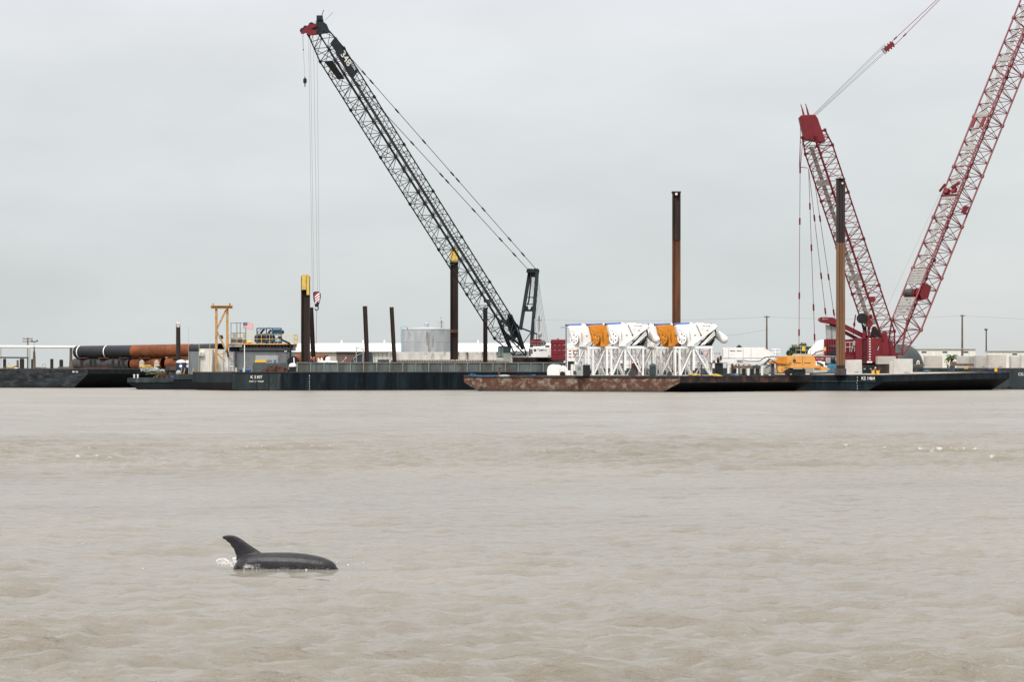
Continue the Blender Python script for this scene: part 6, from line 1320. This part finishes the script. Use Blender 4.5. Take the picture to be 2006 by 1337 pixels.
# ---------------------------------------------------------------- people
def person(loc, yaw, pose, shirt, vest, trousers, hat, label, s=1.0):
    J = dict(pelvis=(0, 0, .95), belly=(0, 0, 1.12), chest=(0, 0, 1.34), neck=(0, 0, 1.50), head=(0, 0, 1.60), crown=(0, 0, 1.70),
             sl=(0, .19, 1.43), el=(.04, .25, 1.15), hl=(.16, .22, .92), sr=(0, -.19, 1.43), er=(.04, -.25, 1.15), hr=(.16, -.22, .92),
             tl=(0, .10, .90), kl=(.04, .11, .50), al=(0, .11, .08), fl=(.16, .12, .04), tr=(0, -.10, .90), kr=(.04, -.11, .50), ar=(0, -.11, .08), fr=(.16, -.12, .04))
    J.update(pose)
    J = {k: Vector(v) * s for k, v in J.items()}
    rad = dict(pelvis=.16, belly=.14, chest=.165, neck=.06, head=.098, crown=.075, sl=.075, el=.052, hl=.045, sr=.075, er=.052, hr=.045, tl=.098, kl=.07, al=.05, fl=.045, tr=.098, kr=.07, ar=.05, fr=.045)
    E = [('pelvis', 'belly'), ('belly', 'chest'), ('chest', 'neck'), ('neck', 'head'), ('head', 'crown'), ('chest', 'sl'), ('sl', 'el'), ('el', 'hl'), ('chest', 'sr'), ('sr', 'er'), ('er', 'hr'),
         ('pelvis', 'tl'), ('tl', 'kl'), ('kl', 'al'), ('al', 'fl'), ('pelvis', 'tr'), ('tr', 'kr'), ('kr', 'ar'), ('ar', 'fr')]
    ks_ = list(J); me = bpy.data.meshes.new('person'); me.from_pydata([J[k] for k in ks_], [(ks_.index(a), ks_.index(b)) for a, b in E], [])
    o = bpy.data.objects.new('tmp', me); COL.objects.link(o); md = o.modifiers.new('s', 'SKIN'); sv = me.skin_vertices[0].data
    for i, k in enumerate(ks_): sv[i].radius = (rad[k] * s, rad[k] * s); sv[i].use_root = (k == 'pelvis')
    ss = o.modifiers.new('d', 'SUBSURF'); ss.levels = 1
    bpy.context.view_layer.update(); nm = bpy.data.meshes.new_from_object(o.evaluated_get(bpy.context.evaluated_depsgraph_get())); bpy.data.objects.remove(o)
    nm.materials.clear(); [nm.materials.append(x) for x in (trousers, shirt, SKIN)]
    for p in nm.polygons:
        c = p.center; b = min(ks_, key=lambda k: (J[k] - c).length); p.material_index = 0 if b in ('tl', 'kl', 'al', 'fl', 'tr', 'kr', 'ar', 'fr', 'pelvis') else (2 if b in ('head', 'crown', 'neck', 'hl', 'hr') else 1); p.use_smooth = True
    t = thing('person', loc, label, 'person'); t.rotation_euler = (0, 0, R(yaw))
    nm.name = 'body'; bo = bpy.data.objects.new('body', nm); COL.objects.link(bo); bo.parent = t
    def ch(m, name, mt, par=t, sm=True):
        BASE['_z'] = Vector((0, 0, 0)); o = m.build(name, mt, None, smooth=sm, origin=(0, 0, 0)); o.parent = par; o.location = (0, 0, 0); return o
    a, b = J['chest'], J['pelvis'].lerp(J['belly'], .6); up = (a - b).normalized()
    if vest:
        m = MB(); m.tube(b, a + up * .1 * s, .19 * s, .215 * s, 12); ch(m, 'vest', vest)
    h = J['head'].lerp(J['crown'], .4); m = MB(); m.ell(h + Vector((.0, 0, .06)) * s, .13 * s, .12 * s, .10 * s, 12, 6); m.lathe(h + Vector((.02, 0, .05)) * s, [(.16 * s, -.01), (.16 * s, .01)], 14); hh = ch(m, 'hard_hat', hat)
    m = MB(); m.ell(h + Vector((.11, 0, -.05)) * s, .025 * s, .02 * s, .035 * s, 6, 4); ch(m, 'nose', SKIN)
    return t
VR = mat('vest_red', (.62, .06, .04), .7, var=.05); VO = mat('vest_orange', (.70, .14, .06), .7, var=.05); BLUES = mat('work_blue', (.06, .08, .14), .8, var=.1); LTB = mat('pale_shirt', (.55, .55, .58), .8, var=.05); YSH = mat('yellow_shirt', (.72, .60, .28), .8, var=.05)
GSH = mat('grey_shirt', (.35, .35, .34), .8, var=.05)
HATW = mat('hat_white', (.80, .79, .72), .4, var=.02)
bend = dict(belly=(.10, 0, 1.08), chest=(.28, 0, 1.24), neck=(.42, 0, 1.33), head=(.50, 0, 1.38), crown=(.58, 0, 1.44), sl=(.30, .19, 1.29), el=(.45, .22, 1.03), hl=(.55, .16, .80), sr=(.30, -.19, 1.29), er=(.45, -.22, 1.03), hr=(.55, -.16, .80), kl=(.08, .12, .5), kr=(.02, -.12, .5))
sit = dict(pelvis=(0, 0, .42), belly=(.04, 0, .58), chest=(.14, 0, .80), neck=(.22, 0, .96), head=(.28, 0, 1.06), crown=(.32, 0, 1.15), sl=(.15, .19, .88), el=(.32, .22, .66), hl=(.52, .14, .52), sr=(.15, -.19, .88), er=(.32, -.22, .66), hr=(.52, -.14, .52), tl=(.02, .1, .40), kl=(.44, .13, .46), al=(.42, .14, .08), fl=(.58, .14, .04), tr=(.02, -.1, .40), kr=(.44, -.13, .46), ar=(.42, -.14, .08), fr=(.58, -.14, .04))
lift = Z(706.5, 588) - Hs
def wpos(px, Y, z): return Vector((X(px, Y), Y, z))
person(wpos(609, 587.6, Z(700.5, 587.6) - 1.50 * 1.0), 25, bend, LTB, VR, BLUES, HATW, 'worker in a red vest bending over by the tall spud pile')
person(wpos(616, 589.3, Z(700.8, 589.3) - 1.50), 200, bend, GSH, VO, BLUES, HATW, 'worker in an orange vest bending behind the bulwark, facing the red-vested one')
person(wpos(677.5, 588.8, Z(700.6, 588.8) - 1.78), -60, {}, BLUES, VR, BLUES, HATW, 'worker in a bright red vest and white helmet alone behind the bulwark')
person(wpos(669.5, 590.5, Z(704.5, 590.5) - 1.5), -20, bend, GSH, None, GSH, HATW, 'worker in grey leaning over, left of the lone red-vested one')
person(wpos(1711.5, 565.2, 2.52), 10, sit, BLUES, mat('vest_maroon', (.30, .04, .05), .7, var=.05), BLUES, HATW, 'crouching worker in dark red vest behind the two yellow bitts')
person(wpos(1857, 600, 3.06), 205, dict(belly=(.06, 0, 1.10), chest=(.16, 0, 1.30), neck=(.26, 0, 1.43), head=(.33, 0, 1.50), crown=(.38, 0, 1.58), sl=(.17, .19, 1.36), el=(.32, .2, 1.10), hl=(.46, .14, .92), sr=(.17, -.19, 1.36), er=(.32, -.2, 1.10), hr=(.46, -.14, .92)), YSH, None, BLUES, HATW, 'worker in a yellow shirt leaning forward before the palm', 1.08)
m = MB(); m.pb(1861, 1871, 717.5, 727.5, 602, .9); simple('blue_drum_box', m, mat('slate_box', (.05, .07, .10), .6, var=.1), 'dark slate box at the side of the worker in yellow', 'box')
# ---------------------------------------------------------------- dolphin
def dolphin():
    Yd = 66.45; k = Yd / F
    t = None
    def q(px, py): return Vector((X(px, Yd), 0, Z(py, Yd)))
    # stations along the back: (px, py of back, half width, half height); beyond the water they carry on below it
    st = [(395, 1185, .02, .02), (412, 1174, .045, .05), (428, 1160, .065, .075), (442, 1144, .085, .10), (452, 1126, .11, .13), (458, 1110, .13, .15), (466, 1097, .15, .18), (485, 1088, .175, .205), (510, 1084, .195, .225), (540, 1083, .21, .24), (570, 1083, .215, .245), (600, 1085.3, .21, .235), (622, 1089.3, .195, .215), (634, 1092.2, .18, .19), (641, 1095, .16, .16), (648, 1098, .14, .145), (654, 1101.6, .12, .135), (658, 1105.5, .095, .12), (660, 1110.5, .06, .08), (668, 1119, .04, .035), (678, 1124, .032, .028), (684, 1127, .012, .012)]
    n = 20; vs = []
    for px, py, hw, hh in st:
        c = q(px, py); c.z -= hh
        for i in range(n):
            a = 2 * math.pi * i / n; ca, sa = math.cos(a), math.sin(a)
            vs.append((c.x, hw * ca * (1 if sa < 0 else .96), c.z + hh * sa))
    m = MB(); m._add(vs, [(j*n+i, j*n+(i+1) % n, (j+1)*n+(i+1) % n, (j+1)*n+i) for j in range(len(st)-1) for i in range(n)] + [tuple(range(n))[::-1], tuple(range((len(st)-1)*n, len(st)*n))])
    # dorsal fin: sections by height, front edge and rear edge in pixels
    fin = [(1099, 460, 522, .075), (1092, 461.8, 519, .058), (1086, 459.5, 514, .046), (1080, 456.5, 506, .038), (1074, 453, 496.5, .033), (1067, 447.5, 486, .029), (1062, 441.5, 479, .026), (1058, 435.8, 473.5, .024), (1055.5, 433.3, 469, .023), (1053, 433.6, 464.5, .021), (1051.3, 436.5, 459.5, .018), (1050.3, 442, 454, .012)]
    vs = []
    for py, xa, xb, th in fin:
        for i in range(n):
            a = 2 * math.pi * i / n; f = (math.cos(a) + 1) / 2; px = xa + (xb - xa) * f
            vs.append((X(px, Yd), th * math.sin(a) * (.35 + .9 * f if f < .6 else .89), Z(py, Yd)))
    m._add(vs, [(j*n+i, j*n+(i+1) % n, (j+1)*n+(i+1) % n, (j+1)*n+i) for j in range(len(fin)-1) for i in range(n)] + [tuple(range(n))[::-1], tuple(range((len(fin)-1)*n, len(fin)*n))])
    # flukes and flippers below the surface
    b0 = q(399, 1184)
    for s_ in (-1, 1):
        m.prism([(b0.x + .08, 0, b0.z), (b0.x - .10, s_ * .28, b0.z - .03), (b0.x - .22, s_ * .30, b0.z - .04), (b0.x - .12, s_ * .03, b0.z - .02)], (0, 0, -.03))
        f0 = q(600, 1125); m.prism([(f0.x + .05, s_ * .15, f0.z), (f0.x - .12, s_ * .15, f0.z - .02), (f0.x - .30, s_ * .38, f0.z - .16), (f0.x - .22, s_ * .40, f0.z - .15)], (0, 0, -.035))
    # yaw a little: nose turned toward the camera
    piv = q(560, 1115)
    for i, v in enumerate(m.v):
        d = v.x - piv.x; m.v[i] = Vector((v.x, v.y - .14 * d, v.z))
    dm = bpy.data.materials.new('dolphin_skin'); dm.use_nodes = True; tt = dm.node_tree; b = tt.nodes['Principled BSDF']
    b.inputs['Roughness'].default_value = .4; b.inputs['Specular IOR Level'].default_value = .28
    tc = tt.nodes.new('ShaderNodeTexCoord'); nn_ = tt.nodes.new('ShaderNodeTexNoise'); nn_.inputs['Scale'].default_value = 6.5; nn_.inputs['Roughness'].default_value = .7; nn_.inputs['Detail'].default_value = 6; tt.links.new(tc.outputs['Object'], nn_.inputs['Vector'])
    rp = tt.nodes.new('ShaderNodeValToRGB'); rp.color_ramp.elements[0].position = .3; rp.color_ramp.elements[0].color = (.010, .010, .014, 1); rp.color_ramp.elements[1].position = .7; rp.color_ramp.elements[1].color = (.032, .030, .033, 1)
    tt.links.new(nn_.outputs['Fac'], rp.inputs[0]); tt.links.new(rp.outputs[0], b.inputs['Base Color'])
    n3 = tt.nodes.new('ShaderNodeTexNoise'); n3.inputs['Scale'].default_value = 25; tt.links.new(tc.outputs['Object'], n3.inputs['Vector'])
    bp = tt.nodes.new('ShaderNodeBump'); bp.inputs['Strength'].default_value = .35; bp.inputs['Distance'].default_value = .02; tt.links.new(n3.outputs['Fac'], bp.inputs['Height']); tt.links.new(bp.outputs[0], b.inputs['Normal'])
    for i, v in enumerate(m.v): m.v[i] = Vector((v.x, v.y + Yd, v.z))
    o = m.build('dolphin', dm, origin=(X(560, Yd), Yd, -.2), smooth=True)
    rm = o.modifiers.new('remesh', 'REMESH'); rm.mode = 'VOXEL'; rm.voxel_size = .011; rm.use_smooth_shade = True
    sm = o.modifiers.new('smooth', 'SMOOTH'); sm.factor = .5; sm.iterations = 5
    tag(o, 'dark grey dolphin surfacing with its curved dorsal fin raised', 'dolphin')
    # splash: thin ragged sheets and droplets of white water
    rg = random.Random(12); fm_ = mat('foam_white', (.82, .80, .76), .5, var=.04)
    m = MB()
    def blob(px, py, r, dy=0): c = P(px, py, Yd - .1 + dy); m.ell(c, r * rg.uniform(.8, 1.8), r, r * rg.uniform(.5, 1), 7, 4)
    for k in range(190): blob(rg.gauss(441, 9), 1104.5 + rg.gauss(0, 3.4), rg.uniform(.002, .009), rg.uniform(-.25, .1))
    pts = [(424, 1101), (429, 1097), (437, 1095.5), (444, 1098), (449, 1104), (456, 1110)]
    for a, b_ in zip(pts[:-1], pts[1:]):
        for k in range(14): f = k / 14; blob(a[0] + (b_[0] - a[0]) * f, a[1] + (b_[1] - a[1]) * f + rg.gauss(0, 1.1), rg.uniform(.004, .012), -.1)
    for k in range(26): blob(rg.uniform(456, 462), rg.uniform(1093, 1104), rg.uniform(.005, .014), -.05)
    for k in range(150): 
        a = 480 + abs(rg.gauss(0, 15)) - 6 * rg.random(); blob(a, 1112 + (a - 478) * .04 + rg.gauss(0, 2.0) - (2.5 if k % 4 == 0 else 0), rg.uniform(.002, .007) * rg.uniform(.5, 1.3), -.30)
    for k in range(60): blob(rg.uniform(462, 650), 1113.5 + rg.gauss(0, .9) + (0 if k % 3 else 2), rg.uniform(.0015, .005), rg.uniform(-.34, -.24))
    for k in range(14): blob(rg.uniform(515, 600), rg.uniform(1114, 1118), rg.uniform(.003, .006), -.3)
    for a, b_ in ((641, 1127), (650, 1128.5), (660, 1102), (712, 1103), (682, 1108), (530, 1155), (543, 1154), (600, 1117), (280, 1115)): 
        blob(a, b_, .012, -.3 if b_ < 1120 else -1.6)
    o = m.build('water_splash', fm_, smooth=True); tag(o, 'white water splash around the dolphin tail and flank', 'splash', kind='stuff')
dolphin()

# ---------------------------------------------------------------- clutter seen through the truss frames
t = thing('white_workboat', (X(1340, 625), 625, 0), 'white cluttered work platform with red rails behind the truss frames', 'platform')
m = MB(); m.bx(X(1150, 625), X(1424, 625), 625, 633, -1, Z(722, 625)); m.build('hull', HSLATE, t)
m = MB(); m.pb(1375, 1404, 703, 722, 626, 4); m.build('deckhouse', WHITE2, t)
m = MB(); m.pb(1290, 1330, 708, 722, 627, 4); m.build('deckhouse', WHITE2, t)
m = MB(); m.pb(1205, 1262, 706, 722, 628, 3); m.build('deckhouse', WHITE2, t)
for a in (693, 705):
    m = MB(); m.tube(P(1160, a, 625.4), P(1412, a, 625.4), .055, n=5); m.build('red_rail', STRIPER, t)
for k in range(22): a = 1162 + k * 11.8; m = MB(); m.tube((X(a, 625.4), 625.4, Z(722, 625)), P(a, 690, 625.4), .05, n=5); m.build('rail_post', WHITE2 if k % 3 else GREYL, t)
m = MB(); m.pb(1160, 1410, 698.5, 700, 630, 1.5); m.build('upper_deck', GREYL, t)
rg = random.Random(44)
for k in range(9): a = 1170 + k * 25 + rg.uniform(-6, 6); m = MB(); m.pb(a, a + rg.uniform(5, 12), rg.uniform(709, 714), 722, 625.6, .8); m.build('locker', rg.choice([GREYL, CREAM, SCRAP, BLUE2]), t)
for a, b, c_, mt in ((1252, 693, 3.6, AMBER), (1300, 688, 5, CREAM), (1352, 690, 5, GREYL)): m = MB(); m.pb(a, a + c_, b, b + 4.5, 625.9, .3); m.build('panel_sign', mt, t)
t = thing('flag', P(1379, 698, 624.6), 'small american flag hung on the rail behind the right truss frame', 'flag')
for i in range(7): m = MB(); m.pb(1378, 1389, 688 + i * 1.1, 689.08 + i * 1.1, 624.7, .03); m.build('stripe', FLR if i % 2 == 0 else FLW, t)
m = MB(); m.pb(1373.5, 1377.9, 688, 695.6, 624.69, .03); m.build('canton', FLB, t)
